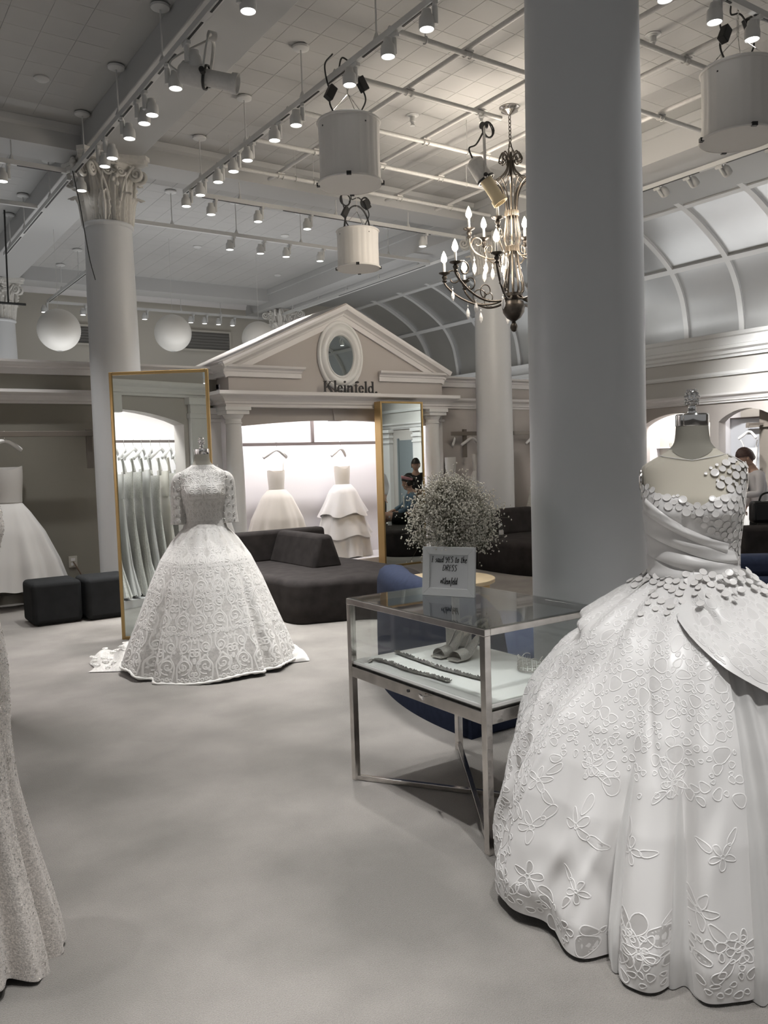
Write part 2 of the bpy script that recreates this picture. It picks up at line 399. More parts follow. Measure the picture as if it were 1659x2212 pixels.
# left wall (behind ottomans) and wall right of the pavilion: plane Y = 10.4
struct('wall_left', MB().box(-2, 4.5, 10.4, 10.6, 0, 2.83), M_greige_unlit)
struct('baseboard_left', MB().box(.8, 4.3, 10.385, 10.4, 0, .11), M_greige_unlit)
struct('trim_1', MB().mould(LOWC, (-2,10.4,0), (4.45,10.4,0), (0,-1,0)), M_trim); struct('trim_2', MB().mould(UPC, (-2,10.4,0), (4.45,10.4,0), (0,-1,0)), M_trim)
struct('wall_middle', MB().box(8.0, 12.95, 10.4, 10.6, 0, 2.83), M_greige)
entab(3, (8.0,10.4,0), (12.75,10.4,0), (0,-1,0), 0, -1)
struct('wall_back', MB().box(-4, 13.6, 17.5, 17.7, 0, 5.3).box(8.98, 13.2, 17.45, 17.5, 2.5, 5.4), M_upper)
struct('trim_5', MB().mould([(0,5.06),(.03,5.06),(.05,5.12),(.12,5.2),(.16,5.27),(.16,5.3),(0,5.3)], (-4,17.5,0), (9,17.5,0), (0,-1,0)), M_trim)
# right wall, plane X = 12.75 facing -X, axis along +Y from Y=-2
RO = (12.75, -2, 0); RA = (0, 1, 0); RB = (1, 0, 0)
r_open = [(9.4, 10.43, 2.02, 2.22), (10.6, 12.0, 2.02, 2.22), (6.9, 8.9, 2.02, 2.22)]
arched_wall('wall_right', M_greige, RO, RA, RB, 12.4, 2.34, r_open)
struct('wall_right_upper', MB().box(12.75, 12.95, -2, 10.4, 2.34, 3.1).box(12.85, 12.95, 10.4, 17.5, 0, 3.5), M_rightw)
struct('trim_6', MB().mould(LOWC, (12.75,-2,0), (12.75,10.4,0), (-1,0,0), 0, -1), M_trim)
struct('trim_7', MB().mould([(0,2.79),(.04,2.79),(.05,2.82),(.05,2.86),(0,2.86)], (12.75,-2,0), (12.75,10.4,0), (-1,0,0), 0, -1), M_white)
struct('trim_8', MB().mould([(-.1,3.09),(.05,3.09),(.05,3.13),(.08,3.15),(.08,3.20),(.13,3.23),(.13,3.28),(.05,3.30),(.05,3.42),(.08,3.44),(.1,3.50),(-.1,3.50)], (12.75,-2,0), (12.75,17.5,0), (-1,0,0)), M_white)
niche('wall_right_niche', M_niche, RO, RA, RB, 10.6, 12.0, .8, 2.6, power=60)
niche('wall_right_niche', M_niche, RO, RA, RB, 9.4, 10.43, .8, 2.6, power=10)
niche('wall_right_niche', M_niche, RO, RA, RB, 6.9, 8.9, .8, 2.6, power=30)
# wall seen in the tall gold mirror: plane X = 0.8 facing +X
SO = (.8, 5.42, 0)
arched_wall('wall_side', M_greige, SO, (0,1,0), (-1,0,0), 4.98, 2.83, [(.3, 2.1, 2.03, 2.19)])
niche('wall_side_niche', M_niche, SO, (0,1,0), (-1,0,0), -.15, 2.1, .8, 2.6, power=40)
entab(9, (.8,5.42,0), (.8,10.4,0), (1,0,0))
struct('trim_11', MB().box(.8, .86, 5.42, 5.66, 0, 2.34).box(.8, .88, 5.42, 5.68, 2.1, 2.16).box(.8, .9, 5.42, 5.7, 2.26, 2.34).box(.8, .88, 6.55, 6.69, 2.15, 2.34), M_trim, bevel=.006)
struct('wall_far', MB().box(13.4, 13.6, -6, 17.8, 0, 5.3), M_upper)

struct('door_1', MB().box(12.72, 12.76, 1.72, 2.42, 0, 2.05).box(12.70, 12.73, 1.66, 1.72, 0, 2.1).box(12.70, 12.73, 2.42, 2.48, 0, 2.1).lathe([(.02,0),(.03,.03),(.02,.05)], (12.72,2.32,1.0), 12, axis=(-1,0,0)), M_door)
for k, y in enumerate((1.25, 2.62)):
    struct('trim_%d' % (13+k), MB().box(12.62, 12.75, y-.16, y+.16, 0, 2.34).box(12.60, 12.75, y-.18, y+.18, 1.98, 2.03).box(12.59, 12.75, y-.19, y+.19, 2.12, 2.18).box(12.57, 12.75, y-.21, y+.21, 2.26, 2.34), M_trim, bevel=.006)

def add_uplight(loc, sx, sy, power):  # added upward area lamp without a fixture, brightens ceiling and vault
    l = bpy.data.lights.new('added_uplight', 'AREA'); l.shape = 'RECTANGLE'; l.size = sx; l.size_y = sy; l.energy = power; l.color = (.98,.99,1)
    lo = link(bpy.data.objects.new('added_uplight', l)); lo.location = loc; lo.rotation_euler = (PI, 0, 0)
add_uplight((5.0, 12.3, 2.45), 7.5, 1.2, UPLIGHT_W*5.5)
add_uplight((4.6, 15.6, 2.45), 7.5, .8, UPLIGHT_W*3)
add_uplight((11.0, 13.5, 2.45), 2.5, 4.5, UPLIGHT_W*2)
add_uplight((12.35, 6.0, 3.52), .4, 8.0, UPLIGHT_W*1.6)
# ------------------------------------------------------------------ building columns with leafy capitals
def spiral(c, u, v, r0, turns, n=40, r1=.12, start=0.0):
    c, u, v = [np.asarray(q, float) for q in (c, u, v)]
    out = []
    for k in range(n):
        t = k/(n-1); r = r0*(1-(1-r1)*t); a = start+2*PI*turns*t
        out.append(c+u*r*math.cos(a)+v*r*math.sin(a))
    return out
ZCAP0, ZCAP1 = 4.33, 5.05
def leaf_mesh(ang, r0, z0, h, wd, curl):
    n_u, n_v = 24, 17; P = np.zeros((n_u, n_v, 3)); ca, sa = math.cos(ang), math.sin(ang)
    for i in range(n_u):
        t = i/(n_u-1); q = max(0, t-.68)/.32
        z = z0+h*(min(t, .68)+.32*math.sin(q*2.3)/1.25); r = r0+.018+.05*t+curl*q**1.4*1.15
        lobe = 1-.38*abs(math.sin(4.5*PI*t))**.7*(1-.3*q)
        for j in range(n_v):
            s = (j/(n_v-1)-.5)*2
            ww = wd*(.62+.42*math.sin(PI*min(1, t**.9)))*(1-.38*q)*(1-(1-lobe)*abs(s)**1.5)
            rib = .019*math.cos(s*PI*3.0)*(1-.3*t)+.016*math.exp(-(s/.12)**2)-.024*abs(s)**1.5+.006*math.sin(t*28)*abs(s)
            rr = r+rib; tt = s*ww/2
            P[i, j] = (ca*rr-sa*tt, sa*rr+ca*tt, z+.03*abs(s)*(t-.2)-.03*q*q*abs(s))
    return P
def make_column(loc, label):
    t = thing('column', label, 'column', loc)
    MB().lathe([(.285,0),(.285,1.5),(.281,2.6),(.272,3.6),(.262,4.26),(.262,4.28),(.275,4.285),(.285,4.30),(.285,4.315),(.275,4.33),(.26,4.335)], (0,0,0), 64, True).build('shaft', M_col, t, smooth=True, local=True, autos=40)
    MB().lathe([(.36,0),(.36,.10),(.35,.13),(.32,.15),(.33,.18),(.32,.21),(.29,.22)], (0,0,0), 48, True).build('base', M_col, t, smooth=True, local=True, autos=40)
    MB().lathe([(.235,4.33),(.235,4.5),(.245,4.7),(.275,4.86),(.33,4.95),(.34,4.965)], (0,0,0), 48).build('bell', M_plaster, t, smooth=True, local=True)
    for k in range(8):
        mb = MB(); mb.grid(leaf_mesh(2*PI*k/8+PI/8, .235, 4.33, .33, .185, .085)); mb.build('leaf', M_plaster, t, smooth=True, local=True)
    for k in range(8):
        mb = MB(); mb.grid(leaf_mesh(2*PI*k/8, .232, 4.34, .56, .175, .10)); mb.build('leaf', M_plaster, t, smooth=True, local=True)
    for k in range(4):
        a = PI/4+k*PI/2; d = np.array((math.cos(a), math.sin(a), 0)); sd = np.array((-d[1], d[0], 0)); up = np.array((0,0,1.))
        mb = MB()
        for s in (-1, 1):
            c = d*.405+sd*s*.055+up*4.855
            sp = spiral(c, d, up, .088, 1.9, 44, .1, PI*.62)
            stem = [d*.25+sd*s*.16+up*4.55, d*.27+sd*s*.145+up*4.68, d*.30+sd*s*.115+up*4.80, d*.345+sd*s*.08+up*4.90]
            path = catmull(stem, 5).tolist()+[tuple(q) for q in sp]
            mb.tube(path, [.022]*len(path), 6, flat=(1.0, .75))
        mb.build('volute', M_plaster, t, smooth=True, local=True)
        # small inner scrolls and a rosette on each face
        a2 = k*PI/2; d2 = np.array((math.cos(a2), math.sin(a2), 0)); s2 = np.array((-d2[1], d2[0], 0)); mb = MB()
        for s in (-1, 1):
            sp = spiral(d2*.325+s2*s*.07+up*4.86, s2*s*-1, up, .055, 1.6, 30, .12, PI*.9)
            path = [tuple(d2*.27+s2*s*.13+up*4.62), tuple(d2*.29+s2*s*.135+up*4.74)]+[tuple(q) for q in sp]
            mb.tube(path, .013, 6)
        mb.build('inner_scroll', M_plaster, t, smooth=True, local=True)
        mb = MB()
        for q in range(6):
            b = 2*PI*q/6; mb.sphere(d2*.36+s2*.035*math.cos(b)+up*(4.99+.035*math.sin(b)), .024, 8, 6)
        mb.sphere(d2*.375+up*4.99, .022, 8, 6)
        for q in range(5): mb.sphere(d2*.335+up*(4.72+.045*q)+s2*.02*(-1)**q, .026, 8, 6)
        mb.build('rosette', M_plaster, t, smooth=True, local=True)
    poly = []
    for k in range(4):
        a = PI/4+k*PI/2; c0 = np.array((math.cos(a), math.sin(a))); s0 = np.array((-c0[1], c0[0])); c1 = np.array((math.cos(a+PI/2), math.sin(a+PI/2))); s1 = np.array((-c1[1], c1[0]))
        pa = c0*.50+s0*.045; pb = c1*.50-s1*.045; mid = (c0+c1)/2; mid = mid/np.linalg.norm(mid)
        poly.append(tuple(c0*.50-s0*.045))
        for q in range(8):
            x = q/8; p = pa*(1-x)+pb*x-mid*.075*math.sin(PI*x); poly.append(tuple(p))
    mb = MB(); mb.prism(poly, (0,0,4.965), (1,0,0), (0,1,0), (0,0,.045)); mb.prism([(x*1.05, y*1.05) for x, y in poly], (0,0,5.01), (1,0,0), (0,1,0), (0,0,.045))
    mb.build('abacus', M_plaster, t, local=True)
    return t
col0 = make_column((3.2, 2.85, 0), 'large round white column standing behind the glass display case')
for loc, lab in (((2.93,9.72,0), 'round white column with leafy capital behind the tall gold mirror'),
                 ((8.8,9.72,0), 'white column half hidden behind the chandelier, right of the gabled pavilion'),
                 ((2.93,16.6,0), 'far column with leafy capital at the left edge above the wall'),
                 ((8.8,16.6,0), 'far column whose leafy capital shows behind the pavilion gable')):
    c = copy_tree(col0); c.location = loc; c['label'] = lab
# ------------------------------------------------------------------ gabled pavilion
t = thing('pavilion', 'greige and white gabled pavilion with columns and an oval mirror', 'pavilion', (6.2, 10.0, 0))
PX0, PX1 = 4.45, 8.02
for x in (4.56, 7.87):
    MB().lathe([(.15,0),(.15,.05),(.135,.06),(.14,.10),(.125,.12),(.122,.8),(.115,1.5),(.103,2.06),(.103,2.08),(.115,2.085),(.115,2.10),(.104,2.105),(.104,2.145),(.125,2.17),(.14,2.20),(.14,2.205)], (x,10.12,0), 40).box(x-.16,x+.16,9.96,10.28,2.205,2.255).box(x-.18,x+.18,9.94,10.3,2.255,2.30).build('round_column', M_white, t, smooth=True, autos=30)
for x0, x1 in ((4.22, 4.46), (7.98, 8.22)):
    MB().box(x0, x1, 10.3, 10.42, 0, 2.3).box(x0-.02, x1+.02, 10.27, 10.42, 2.12, 2.16).box(x0-.03, x1+.03, 10.25, 10.42, 2.22, 2.3).box(x0-.02,x1+.02,10.27,10.42,0,.14).build('pilaster', M_trim, t, bevel=.005)
# entablature: lower cornice around three sides
LC = [(0,2.30),(.05,2.30),(.05,2.335),(.07,2.345),(.075,2.37),(.10,2.40),(.13,2.425),(.17,2.44),(.19,2.455),(.19,2.50),(0,2.50)]
mb = MB(); mb.mould(LC, (PX0,10.02,0), (PX1,10.02,0), (0,-1,0), 1, 1); mb.mould(LC, (PX0,10.42,0), (PX0,10.02,0), (-1,0,0), 0, 1); mb.mould(LC, (PX1,10.02,0), (PX1,10.42,0), (1,0,0), 1, 0)
mb.box(PX0, PX1, 10.02, 10.3, 2.30, 2.50); mb.build('lower_cornice', M_trim, t)
# frieze and gable wall
gable = [(PX0+.02,2.5),(PX1-.02,2.5),(PX1-.02,2.83),(6.235,3.62),(PX0+.02,2.83)]
MB().prism(gable, (0,10.02,0), (1,0,0), (0,0,1), (0,1.3,0)).build('gable_wall', M_greige, t)
UC = [(0,2.695),(.04,2.695),(.04,2.755),(.055,2.765),(.06,2.785),(.09,2.80),(.12,2.81),(.13,2.84),(0,2.84)]
mb = MB(); mb.mould(UC, (PX0,10.02,0), (5.52,10.02,0), (0,-1,0), 1, .3); mb.mould(UC, (PX0,11.2,0), (PX0,10.02,0), (-1,0,0), 0, 1); mb.build('cornice_return', M_trim, t)
mb = MB(); mb.mould(UC, (6.83,10.02,0), (PX1-.06,10.02,0), (0,-1,0), .3, 1); mb.mould(UC, (PX1-.06,10.02,0), (PX1-.06,11.2,0), (1,0,0), 1, 0); mb.build('cornice_return', M_trim, t)
def rake(xa, za, xb, zb):
    d = nrm((xb-xa, 0, zb-za)); n = np.array((-d[2], 0, d[0])); n = n if n[2] > 0 else -n
    prof = [(0,-.17),(.035,-.17),(.035,-.10),(.05,-.095),(.06,-.07),(.10,-.05),(.14,-.035),(.15,0.0),(.15,.03),(0,.03)]
    A = [np.array((xa,10.02,za))+np.array((0,-1,0))*q+n*z for q, z in prof]; B = [np.array((xb,10.02,zb))+np.array((0,-1,0))*q+n*z for q, z in prof]
    # plumb cut at the peak
    B2 = []
    for p in B:
        s = (6.235-p[0])/d[0]; B2.append(p+d*s)
    k = len(prof); mb = MB(); mb.add(A+B2, [(i, (i+1) % k, k+(i+1) % k, k+i) for i in range(k)]+[tuple(range(k-1,-1,-1)), tuple(range(k,2*k))]); return mb
rake(PX0-.10, 2.83, 6.235, 3.70).build('raking_cornice', M_trim, t); rake(PX1+.06, 2.83, 6.235, 3.70).build('raking_cornice', M_trim, t)
MB().prism([(PX0-.10,2.84),(6.235,3.71),(PX1+.06,2.84),(PX1+.06,2.88),(6.235,3.755),(PX0-.10,2.88)], (0,9.9,0), (1,0,0), (0,0,1), (0,1.45,0)).build('roof', M_greige, t)
# oval window-like mirror
OC = (6.175, 10.015, 3.03)
mb = MB()
prof = [(.47,0),(.47,.035),(.455,.05),(.43,.05),(.42,.035),(.41,.03),(.40,.05),(.375,.075),(.35,.08),(.33,.07),(.315,.05),(.30,.04),(.292,.055),(.28,.05),(.268,.03),(.268,0)]
P = [[(OC[0]+(r-.01)*.80*math.cos(2*PI*k/64), OC[1]-h, OC[2]+(r+.0)*1.04*math.sin(2*PI*k/64)) for k in range(64)] for r, h in prof]
mb.grid(P, closev=True); mb.build('oval_frame', M_white, t, smooth=True, autos=50)
mb = MB(); mb.add([(OC[0]+.209*math.cos(2*PI*k/48), OC[1]-.028, OC[2]+.282*math.sin(2*PI*k/48)) for k in range(48)], [tuple(range(48))]); mb.build('oval_glass', M_mirror, t)
# arched header, niche
hd = MB(); P = [(4.66+(7.78-4.66)*k/16, 2.055+.085*math.sin(PI*k/16)) for k in range(17)]
for q0, q1 in zip(P[:-1], P[1:]): hd.prism([q0, q1, (q1[0], 2.32), (q0[0], 2.32)], (0,10.16,0), (1,0,0), (0,0,1), (0,.16,0))
hd.build('arched_header', M_greige, t)
MB().prism([(-.09,2.13),(.09,2.13),(.12,2.31),(-.12,2.31)], (6.22,10.13,0), (1,0,0), (0,0,1), (0,.2,0)).build('keystone', M_greige, t)
mb = MB(); mb.box(4.46, 8.0, 11.15, 11.25, 0, 2.62); mb.box(4.46, 4.56, 10.3, 11.15, 0, 2.62); mb.box(7.92, 8.0, 10.3, 11.15, 0, 2.62); mb.box(4.46, 8.0, 10.32, 11.25, 2.56, 2.62); mb.box(4.46, 8.0, 10.28, 11.15, 0, .09)
mb.build('niche_shell', M_niche, t)
MB().box(4.56, 7.92, 10.685, 10.715, 1.80, 1.845).box(6.055, 6.095, 10.68, 10.72, 1.845, 2.56).build('clothes_rail', M_rail, t)
l = bpy.data.lights.new('niche_strip_light', 'AREA'); l.shape = 'RECTANGLE'; l.size = 3.2; l.size_y = .15; l.energy = NICHE_W*2.0; l.color = (1,.96,.97)
lo = link(bpy.data.objects.new('niche_strip_light', l)); lo.location = (6.22,10.45,2.5); lo.rotation_euler = (math.radians(28),0,0)
# dark serif letters standing on the cornice
def serif_word():
    t = thing('sign_lettering', 'dark serif letters standing on the pavilion cornice', 'sign', (5.815, 9.885, 2.505))
    X = 0.0; hx = .105; hc = .155; st = .021; th = .018; sf = .008
    def R(mb, x0, x1, z0, z1): mb.box(x0, x1, -th/2, th/2, z0, z1)
    def Q(mb, pts): mb.prism(pts, (0,-th/2,0), (1,0,0), (0,0,1), (0,th,0))
    def bowl(mb, cx, cz, rx, rz, a0, a1, w0, w1, n=20):
        I, O = [], []
        for k in range(n+1):
            a = a0+(a1-a0)*k/n; w = w0*abs(math.sin(a))+w1*abs(math.cos(a))
            O.append((cx+rx*math.cos(a), cz+rz*math.sin(a))); I.append((cx+(rx-w)*math.cos(a), cz+(rz-w)*math.sin(a)))
        for k in range(n): Q(mb, [O[k], O[k+1], I[k+1], I[k]])
    def stem(mb, x, h, foot=True, flag=True):
        R(mb, x, x+st, 0, h)
        if foot: R(mb, x-.012, x+st+.012, 0, sf)
        if flag: Q(mb, [(x-.016,h-.012),(x,h-.016),(x+st,h),(x,h)])
    def fin(mb): mb.build('letter', M_letter, t, local=True)
    # K
    mb = MB(); x = X; R(mb, x+.012, x+.036, 0, hc); R(mb, x, x+.05, 0, sf); R(mb, x, x+.05, hc-sf, hc)
    Q(mb, [(x+.034,.062),(x+.044,.058),(x+.118,hc-.004),(x+.104,hc-.004)]); R(mb, x+.085, x+.14, hc-sf, hc)
    Q(mb, [(x+.052,.086),(x+.074,.104),(x+.146,.004),(x+.116,.004)]); R(mb, x+.096, x+.155, 0, sf); fin(mb); X += .165
    mb = MB(); stem(mb, X+.008, hc+.012); fin(mb); X += .052
    # e
    def e_(x):
        mb = MB(); cx, cz = x+.042, hx/2
        bowl(mb, cx, cz, .042, hx/2+.001, .10, 1.80*PI, .008, .021, 26); R(mb, x+.015, x+.084, cz+.004, cz+.012); fin(mb)
    e_(X); X += .102
    mb = MB(); stem(mb, X+.006, hx); mb.lathe([(0,-th/2),(.0145,-th/2),(.0145,th/2),(0,th/2)], (X+.016,0,hc-.004), 14, False, axis=(0,1,0)); fin(mb); X += .05
    mb = MB(); stem(mb, X+.006, hx); bowl(mb, X+.052, hx-.036, .037, .036, 0, PI*.95, .012, .021); R(mb, X+.068, X+.089, 0, hx-.034); R(mb, X+.056, X+.10, 0, sf); fin(mb); X += .118
    mb = MB(); R(mb, X+.014, X+.035, 0, hc-.03); R(mb, X, X+.052, 0, sf); R(mb, X, X+.058, hx-.008, hx); bowl(mb, X+.046, hc-.022, .032, .034, PI*.15, PI, .010, .021); fin(mb); X += .066
    e_(X); X += .102
    mb = MB(); stem(mb, X+.006, hc+.012); fin(mb); X += .052
    mb = MB(); bowl(mb, X+.044, hx/2, .044, hx/2, PI*.18, PI*1.82, .009, .021, 24); R(mb, X+.066, X+.087, 0, hc+.012); R(mb, X+.054, X+.068, hc+.002, hc+.012); R(mb, X+.087, X+.102, 0, sf); fin(mb); X += .118
    mb = MB(); mb.lathe([(0,-th/2),(.0145,-th/2),(.0145,th/2),(0,th/2)], (X+.015,0,.0145), 14, False, axis=(0,1,0)); fin(mb)
    s = .89/(X+.03)
    for ch in t.children: ch.scale = (s, 1, 1.0)
    return t
serif_word()
struct('trim_12', MB().box(5.79, 6.74, 9.84, 9.93, 2.5, 2.5045), M_white)
# ------------------------------------------------------------------ ceiling tracks and lamps
ZT = 4.8
ORD = ['first','second','third','fourth','fifth','sixth','seventh','eighth','ninth','tenth','eleventh','twelfth','thirteenth','fourteenth','fifteenth','sixteenth','seventeenth','eighteenth']
def make_track(label, p0, p1, rods, slots):
    """p0,p1 = (x,y) ends; rods = list of distances along; slots = list of (from,to)"""
    a, b = np.array((*p0, ZT)), np.array((*p1, ZT)); d = nrm(b-a); t = thing('lighting_track', label, 'track', (float(a[0]), float(a[1]), ZT))
    MB().bar(a+np.array((0,0,.02)), b+np.array((0,0,.02)), .045, .05).build('rail', M_fix, t)
    if slots:
        mb = MB()
        for s0, s1 in slots:
            mb.bar(a+d*s0+np.array((0,0,-.007)), a+d*s1+np.array((0,0,-.007)), .016, .006)
        mb.build('slot', M_slot, t)
    for s in rods:
        p = a+d*s
        MB().cyl(p+np.array((0,0,.04)), (p[0],p[1],ZC-.02), .0075, n=8).lathe([(.03,0),(.012,.05)], p+np.array((0,0,.045)), 10).build('hanging_rod', M_fix, t, smooth=True, autos=40)
        MB().lathe([(.045,0),(.075,.012),(.078,.03),(.05,.045)], (p[0],p[1],ZC-.04), 24).build('rod_canopy', M_fix, t, smooth=True, autos=40)
    return t
def alt(L, a=.06, step=.55, gap=.16):
    out = []; s = a
    while s+step-gap < L: out.append((s, s+step-gap)); s += step
    return out
make_track('near white ceiling track running above the left aisle', (2.53, .3), (2.53, 9.6), [1.6, 2.8, 4.0, 5.2, 6.4, 7.6, 8.8], alt(9.3))
make_track('white ceiling track continuing beyond the left column', (2.53, 9.75), (2.53, 13.6), [.9, 2.4, 3.4], alt(3.8, .06, 1.3, .2))
make_track('long white ceiling track above the middle aisle', (3.83, .3), (3.83, 9.62), [1.6, 2.8, 4.0, 5.2, 6.4, 7.6, 8.8], alt(9.3))
make_track('short white ceiling track at the left edge beside the column capital', (.6, 9.56), (2.45, 9.56), [1.3], [(1.35, 1.8)])
make_track('second short ceiling track at the left edge beyond the beam', (.6, 11.0), (2.45, 11.0), [1.3], [])
make_track('white cross track below the beam in front of the pavilion', (3.95, 9.62), (8.2, 9.62), [.6, 2.0, 3.2], [(.1,.9),(1.2,2.4),(2.6,3.6)])
make_track('lower looking cross track behind the small drum lamp', (3.6, 11.05), (8.62, 11.05), [.6, 1.55, 2.6, 4.2], [])
make_track('ceiling track along the edge of the metal vault', (8.66, 11.1), (8.66, 16.9), [.3, 1.5, 2.6, 3.7, 4.8, 5.7], alt(5.8, .1, 2.9, .1))
make_track('dark edged ceiling track at far left behind the column', (3.89, 12.5), (3.89, 17.0), [1.0, 2.2, 3.4], [(.1, 4.4)])
make_track('farthest white track above the paper lanterns', (3.89, 17.05), (8.6, 17.05), [.8, 2.7, 3.6], [])
make_track('white track under the bright beam right of the big column', (8.72, 2.2), (8.72, 8.2), [1.5, 2.9, 4.7], alt(6.0, .2, 1.2, .35))
make_track('cross track in the top right corner near the large drum lamp', (4.1, 3.65), (8.6, 3.65), [.3, 1.2, 2.7], alt(4.5, .1, .9, .3))
_lamp0 = None
def aim(o, v): o.rotation_euler = Vector(v).to_track_quat('-Z', 'Y').to_euler()
def make_lamp(loc, label, group, lean=(0,0), side=(0.0,0.0), drop=.125, light=True, power=1.0, beam=56):
    """spot fixture: adaptor, stem, housing beside the stem, glowing lens; side = offset of the housing"""
    global _lamp0
    if _lamp0 is None:
        t = thing('track_spotlight', label, 'spotlight', (0,0,0), 0, group)
        MB().box(-.018,.018,-.045,.045,-.03,0).build('adaptor', M_fix, t, local=True, bevel=.004)
        MB().cyl((0,0,-.02),(0,0,-.15),.021, n=16).build('stem', M_fix, t, local=True, smooth=True, autos=40)
        MB().lathe([(.022,.082),(.033,.08),(.036,.05),(.052,.03),(.057,0),(.057,-.045),(.055,-.056),(.051,-.056),(.049,-.048)], (.062,0,-.13), 24, False).box(.02,.04,-.012,.012,-.15,-.11).build('housing', M_fix, t, local=True, smooth=True, autos=40)
        MB().lathe([(.0495,-.052),(.001,-.054)], (.062,0,-.13), 20, False).build('lens', M_lens, t, local=True)
        _lamp0 = t
    else: t = copy_tree(_lamp0)
    t.location = (loc[0], loc[1], loc[2]-.0115); t['label'] = label; t['group'] = group
    a = math.atan2(side[1], side[0]); t.rotation_euler = (lean[0], lean[1], a)
    if light and power > 0:
        l = bpy.data.lights.new('track_spotlight_beam', 'SPOT'); l.energy = SPOT_W*power; l.spot_size = math.radians(beam); l.spot_blend = .75; l.shadow_soft_size = .045; l.color = SPOT_COL
        lo = link(bpy.data.objects.new('track_spotlight_beam', l)); lo.parent = t; lo.location = (.062,0,-.19)
    return t
# along the left track
for k, y in enumerate([4.3, 5.23, 6.18, 6.61, 7.17, 7.38, 7.81, 8.35, 8.61, 9.5]):
    make_lamp((2.53, y, ZT), 'glowing white spotlight, %s from the near end of the left aisle track' % ORD[k], 'spotlights on the left aisle track', side=((1,.0) if k % 3 else (.9,-.5)), power=(0 if y > 9 else .25 if y > 8 else .7 if y > 6.9 else 1.0))
for k, y in enumerate([2.4, 3.3, 4.22, 4.76, 5.27, 5.82, 6.71, 7.16, 7.76, 8.08, 8.5, 9.0, 9.42]):
    make_lamp((3.83, y, ZT), 'glowing white spotlight, %s from the near end of the middle aisle track' % ORD[k], 'spotlights on the middle aisle track', side=((-1,-.1) if k % 3 else (-.8,.5)), power=(0 if y == 5.82 else .45 if y > 8.2 else .55 if y < 4 else .75))
make_lamp((1.86, 9.56, ZT), 'single glowing spotlight at the far left edge beside the capital', 'spotlights on short left track', side=(-1,0))
for k, x in enumerate([4.22, 4.85, 5.56, 7.46]):
    make_lamp((x, 9.62, ZT), 'spotlight, %s from the left on the cross track before the pavilion' % ORD[k], 'spotlights on the cross track', side=(-1,0), power=.12)
for k, x in enumerate([5.1, 5.58, 6.0, 6.58]):
    make_lamp((x, 11.05, ZT), 'small spotlight, %s from the left on the track behind the small drum' % ORD[k], 'spotlights on the far cross track', side=(-1,0), power=.6)
for k, x in enumerate([3.87, 4.6, 5.84, 6.84, 7.15, 7.47, 7.8]):
    make_lamp((x, 17.0, ZT), 'tiny far spotlight, %s from the left above the paper lanterns' % ORD[k], 'spotlights on the farthest track', side=(-1,0))
for k, y in enumerate([16.6, 16.75]):
    make_lamp((8.8, y, ZT), 'tiny far spotlight, %s of the pair beside the capital behind the gable' % ('nearer', 'farther')[k], 'spotlights by the far capital', side=(-1,0))
for k, y in enumerate([6.6, 6.18, 5.75, 5.15, 4.4, 3.4]):
    make_lamp((8.72, y, ZT), 'white spotlight, %s from the far end of the right vault track' % ORD[k], 'spotlights on the vault track', side=(1,0), lean=(0,-.95), power=3.0, beam=64)
for k, x in enumerate([5.0, 5.56, 6.03, 7.0]):
    make_lamp((x, 3.65, ZT), 'bright spotlight, %s from the left in the top right corner' % ORD[k], 'spotlights in the top right corner', side=(-1,0), power=(0 if 5.5 < x < 6.1 else 1.0))
# lamps of the same shop behind the camera, out of the picture
for k, (x, y, pw) in enumerate([(3.83,.6,.5), (2.53,.6,.45), (6.6,.3,.8), (1.1,2.4,1.35), (1.5,3.7,.7), (.4,1.2,1.5), (1.3,.3,1.15), (1.1,-1.0,.9), (-.3,3.2,.5), (5.2,1.5,.8), (9.9,2.0,1), (11.6,3.2,1), (11.6,1.2,1)]):
    make_lamp((x, y, ZT), 'white spotlight outside the picture, %s of those over the near floor' % ORD[k], 'spotlights outside the picture', side=(1,0), power=pw, lean=((.18,-.12) if k == 6 else (0,0)), beam=(46 if k in (3,4,5) else 60))
# ------------------------------------------------------------------ pipe grid under the ceiling
t = thing('pipe_grid', 'grid of white painted pipes clamped below the tiled ceiling', 'pipes', (5.5, 6.5, 4.95))
PY = [4.58, 5.48, 6.32, 7.2, 8.04, 8.9]; PX = [4.75, 5.62, 6.48, 7.32]
for k, y in enumerate(PY): MB().cyl((3.945,y,4.95),((5.9 if y in (6.32,) else 8.05),y,4.95), .0225, n=12).lathe([(.0,0),(.024,.0),(.024,.012),(0,.012)], (3.94,y,4.95), 12, False, axis=(1,0,0)).build('cross_pipe', M_pipe, t, smooth=True, autos=40)
for x in PX: MB().cyl((x,3.2,5.0),(x,9.2,5.0), .0225, n=12).build('long_pipe', M_pipe, t, smooth=True, autos=40)
cl = None
for y in PY:
    for x in PX:
        if y == 6.32 and x > 5.9: continue
        if cl is None:
            mb = MB()
            for s in (-.03, .03): mb.tube([(s,.03*math.cos(a),-.0+.03*math.sin(a)) for a in np.linspace(-PI*.95, PI*.3, 14)], .005, 6)
            mb.box(-.045,.045,-.03,.03,.02,.032); cl = mb.build('clamp', M_pipe, t, local=True)
        else: cl = link(bpy.data.objects.new('clamp', cl.data)); cl.parent = t
        cl.location = (x-5.5, y-6.5, 0)
for x, y in [(4.3,5.48),(4.1,8.9),(4.95,8.9),(5.2,8.9),(6.9,8.04),(6.2,7.2),(7.0,4.58)]:
    MB().tube([(x,y+.029*math.cos(a),4.95+.029*math.sin(a)) for a in np.linspace(0, 2*PI, 14)], .005, 6).cyl((x,y,4.98),(x,y,ZC), .004, n=6).build('hanger_ring', M_pipe, t)
